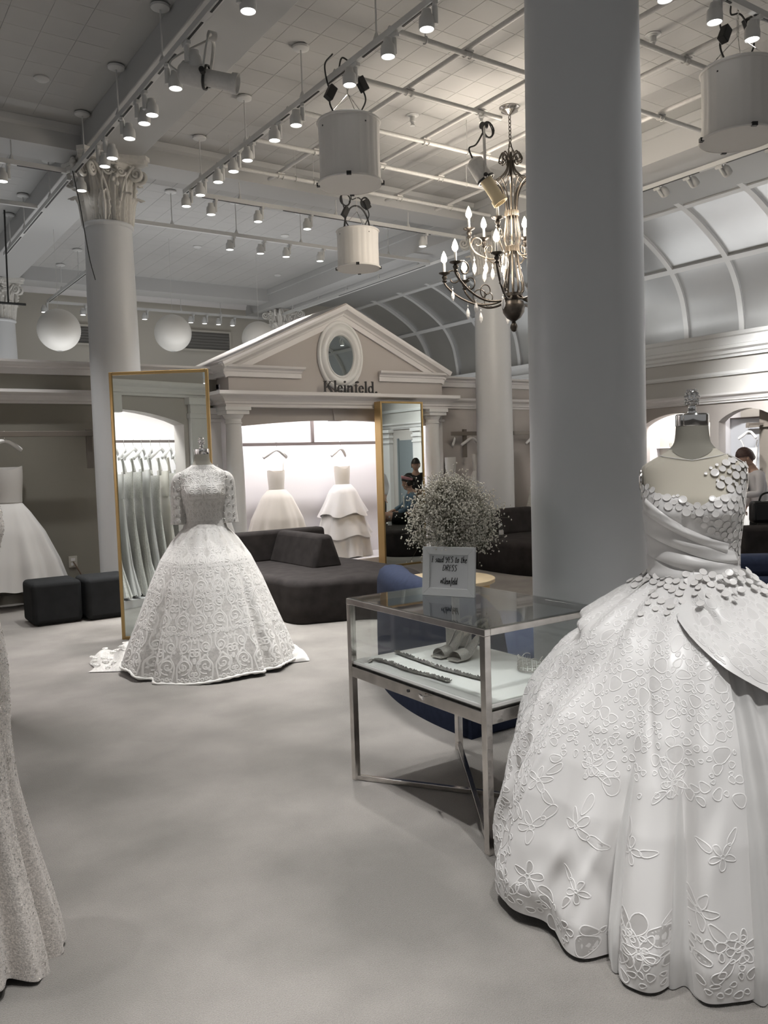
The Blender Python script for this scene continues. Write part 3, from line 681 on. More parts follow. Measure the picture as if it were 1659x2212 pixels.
for k, (x, y) in enumerate([(6.45, 4.9), (6.2, 6.95), (5.6, 7.4), (8.0, 5.2)]):
    s = thing('sprinkler', ['white sprinkler head on the ceiling right of the big column','white ceiling sprinkler left of the chandelier canopy','white ceiling sprinkler near the large drum lamp','white ceiling sprinkler beside the bright beam'][k], 'sprinkler', (x, y, ZC))
    MB().lathe([(.04,0),(.045,-.012),(.03,-.02),(.03,-.07),(.02,-.075),(.016,-.10),(.03,-.11),(.03,-.115)], (x,y,ZC), 16).build('head', M_fix, s, smooth=True, autos=40)
    MB().lathe([(.07,0),(.07,-.006),(.03,-.012)], (x,y,ZC), 20).build('plate', M_fix, s, smooth=True, autos=40)
for k, (x, y) in enumerate([(2.0, 8.5), (4.0, 12.6), (5.6, 13.6), (6.6, 12.3), (7.8,14.9)]):
    MB_ = MB().lathe([(.07,0),(.072,-.012),(.05,-.03),(.0,-.032)], (x,y,ZC), 20, False)
    tag(MB_.build('smoke_detector', M_fix, smooth=True, autos=40), 'small round ceiling disc, ' + ['near the left column','farthest left beyond the beam','beyond the beam above the pavilion','beyond the beam behind the small drum','beside the vault edge'][k], 'detector')
# ------------------------------------------------------------------ drum pendants
def cable_coil(mb, c, r, n=3, ax=0):
    pts = []
    for k in range(n*16+1):
        a = 2*PI*k/16; q = r*(1+.07*math.sin(a*.37+1)); pts.append((c[0]+q*math.cos(a), c[1]+.006*math.sin(k*.7)+.004*(k/16), c[2]+q*math.sin(a)*1.05))
    mb.tube(pts, .006, 6)
def make_drum(loc, label, R, Hh, pipe_z, extra=0):
    x, y, z = loc; t = thing('drum_pendant', label, 'pendant lamp', loc); rnd = random.Random(int(x*100))
    P = []
    ph = [rnd.uniform(0, 6.28) for _ in range(6)]
    for j in range(7):
        s = j/6; row = []
        for k in range(96):
            a = 2*PI*k/96; q = R*(1+.010*math.sin(a*23+ph[0])*math.sin(a*2+ph[1])+.006*math.sin(a*41+ph[2]+s*.8)-.018*math.sin(PI*s)) 
            row.append((q*math.cos(a), q*math.sin(a), s*Hh))
        P.append(row)
    MB().grid(P, closev=True).build('shade', M_drum, t, local=True, smooth=True)
    MB().tube([(R*1.01*math.cos(a),R*1.01*math.sin(a),Hh) for a in np.linspace(0,2*PI,48,False)], .012, 6, closed=True).build('top_hoop', M_drum, t, local=True, smooth=True)
    MB().tube([(R*1.04*math.cos(a),R*1.04*math.sin(a),-.005) for a in np.linspace(0,2*PI,48,False)], .011, 6, closed=True).build('bottom_hoop', M_drum, t, local=True, smooth=True)
    MB().lathe([(R*1.03,-.004),(R*1.03,-.012),(.001,-.014)], (0,0,0), 48, False).build('diffuser', M_drum, t, local=True)
    for k in range(4):
        a = PI/2*k+math.radians(-125); c = (R*1.06*math.cos(a), R*1.06*math.sin(a), -.005)
        MB().obox(c, (math.cos(a),math.sin(a),0), (-math.sin(a),math.cos(a),0), (0,0,1), .014, .02, .014).build('clip', M_black, t, local=True)
    MB().lathe([(.06,0),(.06,.02)], (0,0,Hh*.86), 16).bar((-R,0,Hh*.87),(R,0,Hh*.87),.012,.012).bar((0,-R,Hh*.87),(0,R,Hh*.87),.012,.012).build('spider_frame', M_black, t, local=True)
    top = pipe_z-z
    mb = MB(); ap = (0,0,Hh+.5*(top-Hh))
    for k in range(3):
        a = 2*PI*k/3+.4; mb.cyl((R*.95*math.cos(a),R*.95*math.sin(a),Hh), ap, .0035, n=5)
    mb.build('hanging_wire', M_chrome, t, local=True)
    mb = MB(); q = ap[2]
    k = 0
    while q < top-.02:
        ax_ = (1,0) if k % 2 else (0,1)
        mb.tube([(.009*math.cos(a)*ax_[0], .009*math.cos(a)*ax_[1], q+.016+.016*math.sin(a)) for a in np.linspace(0,2*PI,10,False)], .003, 5, closed=True); q += .026; k += 1
    mb.build('chain', M_pipe, t, local=True)
    mb = MB()
    loops = [[(.02,0,Hh*.9),(.12,-.02,Hh+.12),(.16,-.03,Hh+.25),(.05,.0,Hh+.42),(-.06,.02,top-.10),(-.05,.0,top+.03),(.03,0,top+.02)],
             [(-.02,.02,Hh*.9),(-.15,.05,Hh+.15),(-.10,.05,Hh+.3),(-.16,.04,top-.22),(-.20,.03,top-.05),(-.12,.03,top+.06)]]
    for L in loops: mb.tube(catmull(L, 8), .007, 6)
    mb.build('cable', M_black, t, local=True)
    for (bx, by, bz, ang) in ((-.17,.0,Hh+.22*(top-Hh)/.5,.5),(.15,.0,Hh+.36*(top-Hh)/.5,-.6)):
        MB().obox((bx,by,bz), (math.cos(ang),0,-math.sin(ang)), (0,1,0), (math.sin(ang),0,math.cos(ang)), .035, .03, .06).build('plug_box', M_black, t, local=True, bevel=.006)
    if extra:
        for cx_, r_ in ((-.16,.07),(.14,.065)):
            mb = MB(); cable_coil(mb, (cx_,.0,top-.125), r_, 4); mb.build('coiled_cable', M_black, t, local=True, smooth=True)
        MB().tube([(.19*math.cos(a),0,Hh+.02+.30*math.sin(a)) for a in np.linspace(0,PI,24)], .011, 6).box(-.16,.16,-.03,.03,Hh-.01,Hh+.03).build('ring_bracket', M_black, t, local=True, smooth=False)
    return t
make_drum((3.93, 6.1, 3.93), 'large white fabric drum lamp hanging left of the chandelier', .262, .50, 4.93)
make_drum((5.80, 8.88, 3.98), 'small far white drum lamp hanging before the pavilion gable', .262, .45, 4.93, 1)
make_drum((5.96, 3.76, 3.92), 'white fabric drum lamp cut off by the right edge', .265, .50, 4.93)
# ------------------------------------------------------------------ theatre spotlights
def stage_light(label, a, b, top, m, tail):
    a, b, top = [np.array(q, float) for q in (a, b, top)]; d = nrm(b-a); L = np.linalg.norm(b-a); c = a+d*L*.45
    t = thing('stage_light', label, 'stage light', tuple(top)); sd = nrm(np.cross(d, (0,0,1)))
    MB().lathe([(.05,0),(.085,.03),(.09,L*.42),(.075,L*.46)], a, 24, axis=d).build('lamp_housing', M_pipe, t, smooth=True, autos=40)
    MB().lathe([(.062,L*.46),(.062,L*.9),(.075,L*.9),(.078,L),(.068,L),(.06,L*.95)], a, 24, True, axis=d).build('lens_tube', m, t, smooth=True, autos=40)
    MB().lathe([(.08,L*.44),(.092,L*.44),(.092,L*.48),(.08,L*.48)], a, 24, False, axis=d).build('focus_ring', M_black, t, smooth=True, autos=40)
    up = top-c; pts = [c+sd*.10, c+sd*.11+up*.55, c+sd*.08+up*.9, c+up*.95, c-sd*.08+up*.9, c-sd*.11+up*.55, c-sd*.10]
    MB().tube(catmull(pts, 6), .012, 6, flat=(1.3,.6)).build('yoke', M_pipe, t, smooth=True)
    MB().cyl(c+sd*.09, c+sd*.14, .022, n=10).cyl(c-sd*.09, c-sd*.14, .022, n=10).build('tilt_knob', M_black, t, smooth=True, autos=40)
    MB().cyl(c+up*.9, top, .012, n=8).cyl(top+np.array((-.03,0,0)), top+np.array((.03,0,0)), .035, n=12).build('clamp', M_pipe if not tail else M_black, t, smooth=True, autos=40)
    MB().tube(catmull([a-d*.01, a-d*.07+np.array((0,0,.05)), a+np.array((.05,0,.16)), top+np.array((.03,.0,.0))], 8), .009, 6).build('power_cable', M_black if tail else M_pipe, t, smooth=True)
    if tail:
        mb = MB(); cable_coil(mb, (0,0,0), .07, 5); mb.v = [tuple(np.array(q)+top+np.array((.02,-.05,-.05))) for q in mb.v]; mb.build('coiled_cable', M_black, t, smooth=True)
    return t
stage_light('white theatre spotlight hanging beside the left ceiling track', (2.50,6.28,4.60), (2.87,6.02,4.49), (2.72,6.13,4.86), M_pipe, 0)
M_cream = mat('cream_enamel', (.72,.61,.40), .4)
stage_light('cream theatre spotlight with black cable left of the chandelier', (5.56,6.37,4.50), (5.76,6.20,4.06), (5.72,6.38,4.86), M_cream, 1)
# ------------------------------------------------------------------ chandelier
CX, CY = 6.39, 6.71
t = thing('chandelier', 'antique pewter chandelier with lit candle bulbs and crystal drops', 'chandelier', (CX, CY, 5.3))
def zz(px_y): return 5.3-(px_y-233)*.00505
ch = np.array((CX, CY, 0.))
MB().lathe([(.105,0),(.11,-.012),(.095,-.03),(.09,-.045),(.06,-.06),(.03,-.075),(.012,-.085)], (CX,CY,5.3), 40).build('ceiling_canopy', M_brush, t, smooth=True, autos=40)
mb = MB(); z = 5.215; k = 0
while z > 4.93:
    u = (1,0) if k % 2 else (0,1)
    mb.tube([(CX+.014*math.cos(a)*u[0], CY+.014*math.cos(a)*u[1], z-.022+.026*math.sin(a)) for a in np.linspace(0,2*PI,12,False)], .0045, 6, closed=True); z -= .040; k += 1
mb.tube([(CX+.03*math.cos(a)*(.6 if math.sin(a) > 0 else 1), CY, 4.87+.06*math.sin(a)) for a in np.linspace(0,2*PI,18,False)], .007, 6, closed=True)
mb.build('chain', M_bronze, t, smooth=True)
MB().cyl((CX,CY,4.83),(CX,CY,3.3), .012, n=10).build('centre_stem', M_bronze, t, smooth=True)
def rad(pts, ang): return [(CX+r*math.cos(ang), CY+r*math.sin(ang), z) for r, z in pts]
zt, zf, zc1, zc2, zb = zz(345), zz(387), zz(456), zz(531), zz(628)
for k in range(12):
    a = 2*PI*k/12+.1
    pts = [(.10,zt+.0),(.115,zt+.045),(.085,zt+.085),(.045,zt+.05),(.035,zt-.04),(.06,zf+.10),(.13,zf+.03),(.19,zf-.0)]
    curl = [(.10+.028*math.cos(b), zt+.012+.028*math.sin(b)) for b in np.linspace(-PI*1.2, 0, 8)]
    MB().tube(catmull(rad(curl+pts[1:], a), 4), .0075, 6).build('crown_scroll', M_bronze, t, smooth=True)
    pts = [(.19,zf),(.12,zf-.06),(.075,zf-.17),(.062,zc1+.06),(.058,zc1),(.075,zc1-.14),(.09,zc2+.10),(.062,zc2+.02),(.058,zc2),(.07,zc2-.16),(.10,zb+.18),(.115,zb+.06),(.09,zb)]
    MB().tube(catmull(rad(pts, a+.13), 5), .0085, 6).build('body_rod', M_bronzel if k % 2 else M_bronze, t, smooth=True)
for zc_ in (zc1, zc2):
    mb = MB(); mb.lathe([(.066,-.032),(.072,-.03),(.072,.03),(.066,.032)], (CX,CY,zc_), 28, False)
    for k in range(28):
        a = 2*PI*k/28; mb.box(CX+.073*math.cos(a)-.004, CX+.073*math.cos(a)+.004, CY+.073*math.sin(a)-.004, CY+.073*math.sin(a)+.004, zc_-.028, zc_+.028)
    mb.build('collar', M_bronzel, t, smooth=False)
MB().lathe([(.06,zb+.02),(.10,zb+.015),(.10,zb-.02),(.075,zb-.04),(.07,zb-.06),(.11,zb-.075),(.115,zb-.10),(.125,zb-.13),(.115,zb-.19),(.075,zb-.25),(.035,zb-.275),(.02,zb-.285)], (CX,CY,0), 40).build('urn', M_bronze, t, smooth=True, autos=40)
MB().lathe([(.018,zb-.28),(.022,zb-.30),(.038,zb-.33),(.042,zb-.355),(.025,zb-.39),(.005,zb-.40)], (CX,CY,0), 24).build('finial', M_bronze, t, smooth=True, autos=40)
def candle(arm, ang, R, z):
    c = np.array((CX+R*math.cos(ang), CY+R*math.sin(ang), z))
    MB().lathe([(.012,-.10),(.03,-.085),(.014,-.07),(.028,-.05),(.03,-.035),(.016,-.02),(.06,.0),(.064,.008),(.02,.012)], c, 20).build('bobeche', M_bronze, arm, smooth=True, autos=40)
    MB().cyl(c+np.array((0,0,.01)), c+np.array((0,0,.115)), .014, n=12).build('candle_tube', M_white, arm, smooth=True, autos=40)
    MB().lathe([(.010,.115),(.031,.14),(.033,.165),(.019,.21),(.002,.245)], c, 12).build('flame_bulb', M_flame, arm, smooth=True)
def crystal(parent, c, s=1.0):
    MB().tube([(c[0],c[1],c[2]+.05*s),(c[0],c[1],c[2])], .0015, 4).lathe([(.002,0),(.012*s,-.02*s),(.02*s,-.055*s),(.016*s,-.085*s),(.003*s,-.11*s)], c, 8).sphere((c[0],c[1],c[2]+.02*s), .009*s, 6, 4).build('crystal_drop', M_crystal, parent)
for k in range(9):
    a = 2*PI*k/9+.25; R = .75; zcup = zz(572)
    pts = [(.07,zb-.01),(.14,zb-.06),(.26,zb-.085),(.42,zb-.07),(.60,zb+.02),(.735,zb+.15),(.76,zb+.23),(R,zcup-.09)]
    sp = [(.65+.105*math.cos(b)*s, zb+.225+.105*math.sin(b)*s) for b, s in zip(np.linspace(-.3, 3.9*PI/2, 26), np.linspace(1,.3,26))]
    mb = MB().tube(catmull(rad(pts, a), 5), .0125, 6)
    sp2 = [(.36+.095*math.cos(b)*s, zb+.02+.095*math.sin(b)*s) for b, s in zip(np.linspace(-PI*.6, PI*1.9, 24), np.linspace(1,.25,24))]
    mb.tube(rad(sp, a), .0085, 5).tube(rad(sp2, a), .0065, 5)
    arm = mb.build('lower_arm', M_bronze, t, smooth=True)
    candle(arm, a, R, zcup)
    crystal(arm, (CX+.50*math.cos(a), CY+.50*math.sin(a), zb-.11), 1.1)
    if k % 2: crystal(arm, (CX+.66*math.cos(a+.05), CY+.66*math.sin(a+.05), zcup-.2), 1.0)
for k in range(6):
    a = 2*PI*k/6+.5; R = .47; zcup = zz(487)
    pts = [(.07,zc2-.03),(.13,zc2-.09),(.26,zc2-.10),(.40,zc2-.03),(.46,zc2+.06),(R,zcup-.09)]
    sp = [(.38+.07*math.cos(b)*s, zc2+.075+.07*math.sin(b)*s) for b, s in zip(np.linspace(-.3, 3.6*PI/2, 22), np.linspace(1,.3,22))]
    arm = MB().tube(catmull(rad(pts, a), 5), .009, 6).tube(rad(sp, a), .006, 5).build('upper_arm', M_bronzel, t, smooth=True)
    candle(arm, a, R, zcup)
    for q in (.30, .43): crystal(arm, (CX+q*math.cos(a+.1), CY+q*math.sin(a+.1), zc2-.14), 1.2)
for zq, rq in ((zz(545), .55), (zz(470), .3)):
    l = bpy.data.lights.new('chandelier_glow', 'POINT'); l.energy = CHAND_W; l.shadow_soft_size = .12; l.color = (1,.89,.76)
    for k in range(3):
        lo = link(bpy.data.objects.new('chandelier_glow', l)); a = 2*PI*k/3+1.0; lo.location = (rq*math.cos(a), rq*math.sin(a), zq-5.3); lo.parent = t
# ------------------------------------------------------------------ paper lanterns, grilles
for k, (c, R) in enumerate((((3.05,12.76,3.60), .305), ((5.01,13.37,3.76), .302), ((6.68,13.57,3.79), .305))):
    t = thing('paper_lantern', 'round white paper lantern, %s hanging high behind the left wall' % ['leftmost, with a bright highlight,','middle one,','rightmost, partly behind the gable,'][k], 'lantern', c)
    P = []; n = 61
    for j in range(n):
        ph = -PI/2+.14+(PI-.28)*j/(n-1); rr = R*(math.cos(ph))*(1+.006*math.cos(j*PI))
        P.append([(c[0]+rr*math.cos(2*PI*q/40), c[1]+rr*math.sin(2*PI*q/40), c[2]+R*math.sin(ph)) for q in range(40)])
    MB().grid(P, closev=True, flip=True).build('paper_globe', M_paper, t, smooth=True)
    MB().cyl((c[0],c[1],c[2]+R*.9),(c[0],c[1],5.3), .003, n=6).build('cord', M_pipe, t)
    MB().tube([(c[0]+R*.14*math.cos(a), c[1]+R*.14*math.sin(a), c[2]-R*.985) for a in np.linspace(0,2*PI,16,False)], .006, 5, closed=True).build('bottom_ring', M_pipe, t)
for k, (x0, x1, z0, z1) in enumerate(((4.45, 5.15, 4.12, 4.46), (6.55, 7.85, 4.12, 4.50))):
    t = thing('vent_grille', ['dark air grille on the far wall left of the column','long dark air grille on the far wall right of the middle lantern'][k], 'vent', (x0,17.5,z0))
    MB().box(x0,x1,17.46,17.5,z0,z1).build('duct_opening', M_grille, t)
    MB().box(x0-.04,x1+.04,17.44,17.46,z0-.04,z0).box(x0-.04,x1+.04,17.44,17.46,z1,z1+.04).box(x0-.04,x0,17.44,17.46,z0,z1).box(x1,x1+.04,17.44,17.46,z0,z1).build('grille_frame', M_upper, t)
    n = 6
    for q in range(n):
        zq = z0+(z1-z0)*(q+.5)/n; MB().obox(((x0+x1)/2,17.45,zq), (1,0,0), (0,.8,.6), (0,-.6,.8), (x1-x0)/2, .012, .003).build('grille_slat', M_grille, t)

tag(MB().tube(catmull([(2.48, 9.4, 4.78), (2.531, 9.38, 4.433), (2.569, 9.38, 4.142), (2.608, 9.38, 3.847), (2.657, 9.38, 3.627)], 8), .005, 6).build('hanging_cable', M_black, smooth=True), 'dark cable hanging beside the left column below its capital', 'cable')
t = thing('rigging_bar', 'dark hanging rigging bar at the far left before the far capital', 'rig', (2.446,13.0,5.3))
MB().cyl((2.446,13.0,5.3),(2.426,13.0,3.978), .012, n=8).build('drop_pole', M_black, t)
MB().cyl((1.976,13.0,3.978),(2.663,13.0,3.978), .018, n=8).build('cross_bar', M_black, t)
# ------------------------------------------------------------------ tall gold framed mirrors
def make_mirror(label, p0, p1, H, th, glow=None, stand=True):
    """p0,p1 floor points (left,right seen from the front)"""
    a, b = np.array((*p0, 0.)), np.array((*p1, 0.)); d = nrm(b-a); n = np.array((d[1], -d[0], 0.))   # front normal
    W = np.linalg.norm(b-a); t = thing('floor_mirror', label, 'mirror', (float(a[0]), float(a[1]), 0)); fw = .028
    mb = MB()
    def fr(s0, s1, z0, z1): mb.prism([(s0,z0),(s1,z0),(s1,z1),(s0,z1)], a, d, (0,0,1), -n*th)
    fr(0, fw, 0, H); fr(W-fw, W, 0, H); fr(fw, W-fw, H-fw, H); fr(fw, W-fw, 0, fw)
    mb.build('gold_frame', M_gold, t, bevel=.004)
    MB().add([a+d*s-n*.012+np.array((0,0,z)) for s, z in ((fw-.002,fw-.002),(W-fw+.002,fw-.002),(W-fw+.002,H-fw+.002),(fw-.002,H-fw+.002))], [(0,1,2,3)]).build('mirror_glass', M_mirror, t)
    MB().prism([(.01,.01),(W-.01,.01),(W-.01,H-.01),(.01,H-.01)], a-n*(th*.5), d, (0,0,1), -n*(th*.45)).build('backing', M_woodg, t)
    if stand:
        MB().bar(a+d*.12-n*(th+.0), a+d*.12-n*(th+.36)+np.array((0,0,0.012)), .03, .024).bar(a+d*(W-.12)-n*th, a+d*(W-.12)-n*(th+.36)+np.array((0,0,.012)), .03, .024).build('rear_foot', M_gold, t)
    return t
make_mirror('tall gold framed floor mirror behind the lace ballgown', (2.18,7.45), (2.885,6.90), 2.40, .035)
make_mirror('slim gold framed floor mirror in front of the gabled pavilion', (6.66,9.75), (7.42,9.75), 2.385, .16, stand=False)
# ------------------------------------------------------------------ soft seats
def blob(name, poly, z0, z1, m, parent, r=.06, n=96, cat_=True, taper=0.0):
    P = catmull(np.array(poly+[poly[0]]), 10)[:-1] if cat_ else np.array(poly)
    c = P.mean(0); rings = []
    T = np.roll(P, -1, 0)-np.roll(P, 1, 0); T /= np.linalg.norm(T, axis=1)[:, None]; N = np.stack([T[:,1], -T[:,0]], 1)
    area = np.sum(P[:,0]*np.roll(P[:,1],-1)-P[:,1]*np.roll(P[:,0],-1))
    if area < 0: N = -N
    prof = [(-.02,z0),(0,z0+.015)]+[(0-taper*q, z0+.015+(z1-z0-r-.015)*q) for q in (.5,1)]
    prof += [(-taper-r+r*math.cos(a), z1-r+r*math.sin(a)) for a in np.linspace(.25, PI/2, 5)]
    prof += [(-taper-r-.03, z1+.004)]
    for off, z in prof: rings.append([(p[0]+q[0]*off, p[1]+q[1]*off, z) for p, q in zip(P, N)])
    mb = MB().grid(rings, closev=True, flip=(area < 0)); k = len(P); b = (len(rings)-1)*k
    # inner fill by shrinking rings toward the centre line
    last = np.array(rings[-1]); mid = last*.5+np.array((c[0],c[1],z1+.01))*.5; mid[:,2] = z1+.010
    mb2 = [last, mid]
    mb.grid([last, mid], closev=True, flip=(area < 0)); s = len(mb.v)-k
    mb.add(mid, [tuple(range(k))] if area > 0 else [tuple(range(k-1,-1,-1))])
    return mb.build(name, m, parent, smooth=True, autos=60)
def rbox(name, c, ang, L, W, z0, z1, m, parent, r=.05, tl=0.0, tw=0.0):
    """rounded cushion block; tl/tw shrink the top in length / width"""
    ca, sa = math.cos(ang), math.sin(ang); mb = MB(); V = []
    for z, a, b in ((z0, L/2, W/2), (z1, L/2-tl, W/2-tw)):
        for i, j in ((-1,-1),(1,-1),(1,1),(-1,1)):
            x, y = a*i, b*j; V.append((c[0]+ca*x-sa*y, c[1]+sa*x+ca*y, z))
    mb.add(V, [(0,3,2,1),(4,5,6,7),(0,1,5,4),(1,2,6,5),(2,3,7,6),(3,0,4,7)])
    return mb.build(name, m, parent, smooth=True, bevel=r, seg=4, autos=60)
# two ottomans at the left wall
for k, (x0, x1, y0, lab) in enumerate(((1.67, 2.15, 8.63, 'black suede cube ottoman at the left, below the hanging white gown'), (2.18, 2.66, 8.58, 'black suede cube ottoman beside the tall gold mirror'))):
    t = thing('ottoman', lab, 'ottoman', ((x0+x1)/2, y0+.24, 0))
    rbox('cushion', ((x0+x1)/2, y0+.24), 0, x1-x0, .48, .012, .435, M_otto, t, r=.045)
    MB().box(x0+.05, x1-.05, y0+.05, y0+.43, 0, .014).build('base', M_black, t)
# sofa in front of the pavilion
t = thing('sofa', 'dark charcoal suede curved sofa in front of the pavilion', 'sofa', (4.2, 7.6, 0))
blob('seat', [(3.66,7.25),(3.70,6.93),(3.95,6.82),(4.30,6.70),(4.58,6.47),(4.88,6.50),(5.08,6.9),(5.12,7.5),(5.10,8.2),(4.98,8.7),(4.4,8.86),(3.9,8.82),(3.68,8.4),(3.62,7.8)], 0, .42, M_dark, t, r=.07)
rbox('backrest', (4.44,8.74), 0, 1.20, .26, .40, .765, M_dark, t, r=.04, tw=.04)
rbox('backrest', (4.44,8.1), PI/2, 1.06, .38, .40, .77, M_dark, t, r=.045, tl=.04, tw=.11)
# sofa behind the big column
t = thing('sofa', 'dark charcoal sofa right of the flowers, running behind the big column', 'sofa', (8.2, 8.0, 0))
blob('seat', [(7.40,8.35),(7.40,7.8),(7.55,7.45),(8.0,7.35),(8.5,7.6),(8.85,7.8),(9.0,8.05),(8.85,8.3),(8.75,9.0),(7.95,9.08),(7.5,8.85)], 0, .42, M_dark, t, r=.07)
rbox('backrest', (8.30,8.93), 0, .95, .24, .40, .79, M_dark, t, r=.06, tw=.03)
t = thing('ottoman', 'dark ottoman edge showing right of the big column', 'ottoman', (9.88, 7.4, 0))
rbox('cushion', (9.88,7.40), math.radians(35), .62, .62, .012, .47, M_otto, t, r=.06)
MB().box(9.68,10.08,7.2,7.6,0,.014).build('base', M_black, t)
# blue curved sofa behind the display case
t = thing('sofa', 'blue wool curved sofa behind the glass display case', 'sofa', (3.6, 4.2, 0))
ctr = np.array((5.4, 3.55)); Rr = 2.53
def arc(R, a0, a1, n): return [(ctr[0]+R*math.cos(a), ctr[1]+R*math.sin(a)) for a in np.linspace(a0, a1, n)]
a0, a1 = math.radians(180-37), math.radians(180+3)
blob('seat', arc(Rr-.05, a0-.02, a1, 8)+arc(Rr-1.0, a1, a0, 5), 0, .42, M_blue, t, r=.07)
P = []
nA = 26
for k in range(nA):
    a = a0+(a1-a0)*k/(nA-1); e = min(k, nA-1-k)/3.0; e = min(1, e); hh = .80*(.90+.10*math.sqrt(e)); row = []
    sec = [(.0,.0),(.0,.3),(.01,hh-.10),(.03,hh-.035),(.07,hh-.005),(.13,hh),(.19,hh-.01),(.235,hh-.045),(.26,hh-.11),(.30,.42),(.30,.2),(.30,.0)]
    for off, z in sec:
        r = Rr-.0-off if True else 0; row.append((ctr[0]+r*math.cos(a), ctr[1]+r*math.sin(a), z))
    P.append(row)
mb = MB().grid(P); m_ = len(P[0]); nv = len(mb.v)
mb.f += [tuple(range(m_)), tuple(range(nv-1, nv-m_-1, -1))]; mb.mi += [0, 0]
mb.build('backrest', M_blue, t, smooth=True, autos=50)
# soft blocks at the right edge
t = thing('sofa', 'dark charcoal sofa at the right edge under the black handbag', 'sofa', (8.6, 5.0, 0))
blob('seat', [(8.0,4.6),(8.6,4.35),(9.15,4.45),(9.3,4.85),(8.9,5.2),(8.3,5.25),(7.95,5.0)], 0, .42, M_dark, t, r=.06)
rbox('backrest', (8.35,4.75), math.radians(-35), 1.0, .3, .40, .74, M_dark, t, r=.05, tw=.03)
t = thing('sofa', 'navy blue sofa back at the right edge beside the disc trimmed gown', 'sofa', (7.2, 4.1, 0))
blob('seat', [(6.6,4.5),(6.7,4.0),(7.2,3.6),(7.9,3.5),(8.2,3.9),(7.9,4.3),(7.3,4.6)], 0, .42, M_blue, t, r=.06)
rbox('backrest', (7.12,4.02), math.radians(-40), 1.3, .34, .40, .60, M_blue, t, r=.07, tw=.03)
# ------------------------------------------------------------------ round table
t = thing('round_table', 'low round pale wood table behind the framed sign', 'table', (4.85, 6.0, 0))
MB().lathe([(.43,.385),(.44,.39),(.44,.42),(.435,.425)], (4.82,6.02,0), 56).build('table_top', M_wood, t, smooth=True, autos=30)
MB().lathe([(.39,0),(.39,.385)], (4.82,6.02,0), 48).build('drum_base', M_woodg, t, smooth=True, autos=30)
# ------------------------------------------------------------------ glass display case
X0, X1, Y0, Y1, HT = 2.06, 2.74, 2.36, 3.36, .895; B = .031
t = thing('display_case', 'steel framed glass display case on tall legs, white lined shelf inside', 'display case', ((X0+X1)/2, (Y0+Y1)/2, 0))
for x in (X0, X1-B):
    for y in (Y0, Y1-B): MB().box(x, x+B, y, y+B, 0, HT-B).build('leg', M_brush, t, bevel=.002)
for nm, (x0, x1, y0, y1) in (('side', (X0,X0+B,Y0,Y1)), ('side', (X1-B,X1,Y0,Y1)), ('end', (X0+B,X1-B,Y0,Y0+B)), ('end', (X0+B,X1-B,Y1-B,Y1))):
    MB().box(x0, x1, y0, y1, HT-B, HT-.004).build('top_rail', M_brush, t, bevel=.002)
for (x0, x1, y0, y1) in ((X0,X0+B,Y0+B,Y1-B), (X1-B,X1,Y0+B,Y1-B), (X0+B,X1-B,Y0,Y0+B), (X0+B,X1-B,Y1-B,Y1)):
    MB().box(x0, x1, y0, y1, .515, .565).build('shelf_rail', M_brush, t, bevel=.002)
for p, q, z in (((X0+.02,Y1-.02), (X1-.02,Y0+.02), .013), ((X0+.02,Y0+.02), (X1-.02,Y1-.02), .036)):
    MB().bar((*p, z), (*q, z), .024, .022).build('cross_brace', M_brush, t, bevel=.002)
MB().box(X0+B, X1-B, Y0+B, Y1-B, .53, .572).box(X0+.012, X1-.012, Y0+.012, Y1-.012, .572, .590).build('shelf_board', M_deck, t, bevel=.004)
MB().lathe([(.007,0),(.007,.004)], (X0-.0005,2.868,.545), 12, True, axis=(-1,0,0)).build('keyhole', M_slot, t)
MB().cyl((X0,2.752,.545),(X0-.018,2.745,.548), .004, n=8).bar((X0-.016,2.765,.552),(X0-.045,2.70,.556), .008, .012).build('key', M_chrome, t)
MB().box(X0+.004, X1-.004, Y0+.004, Y1-.004, HT-.004, HT).build('glass_top', M_glasst, t)
for (x0, x1, y0, y1) in ((X0+.012,X0+.017,Y0+B,Y1-B), (X1-.017,X1-.012,Y0+B,Y1-B), (X0+B,X1-B,Y0+.012,Y0+.017), (X0+B,X1-B,Y1-.017,Y1-.012)):
    MB().box(x0, x1, y0, y1, .591, HT-B).build('glass_pane', M_glass, t)
ZD = .5935
# jewelled sashes on the shelf
def sash(label, path, w, tails):
    t = thing('beaded_sash', label, 'belt', (path[0][0], path[0][1], ZD)); rnd = random.Random(int(path[0][0]*1000))
    C = catmull([(x, y, ZD+.005) for x, y in path], 10); mb = MB(); T = np.gradient(C, axis=0)
    MB().tube(C, [w*.5]*len(C), 8, flat=(1.0,.28)).build('band', M_jewel, t, smooth=True)
    for k in range(len(C)):
        s = nrm((-T[k][1], T[k][0], 0))
        for q in range(5):
            p = C[k]+s*rnd.uniform(-.5,.5)*w+T[k]*rnd.uniform(-.4,.4); mb.sphere((p[0],p[1],ZD+.006+rnd.uniform(.001,.005)), rnd.uniform(.0025,.0055), 5, 4)
    mb.build('beads', M_jewel, t, kind='stuff')
    for tl in tails: MB().tube(catmull([(x,y,ZD+.003) for x, y in tl], 8), .005, 6, flat=(1.6,.5)).build('ribbon_tail', M_jewel, t, smooth=True)
sash('front beaded pewter sash lying on the white shelf', [(2.15,3.25),(2.16,3.15),(2.15,3.0),(2.165,2.85),(2.17,2.72)], .026, [[(2.15,3.25),(2.135,3.27),(2.12,3.25),(2.10,3.24)]])
sash('rear beaded pewter sash lying diagonally beside the sandals', [(2.31,3.31),(2.30,3.2),(2.29,3.05),(2.28,2.9),(2.29,2.75),(2.30,2.64)], .024, [])
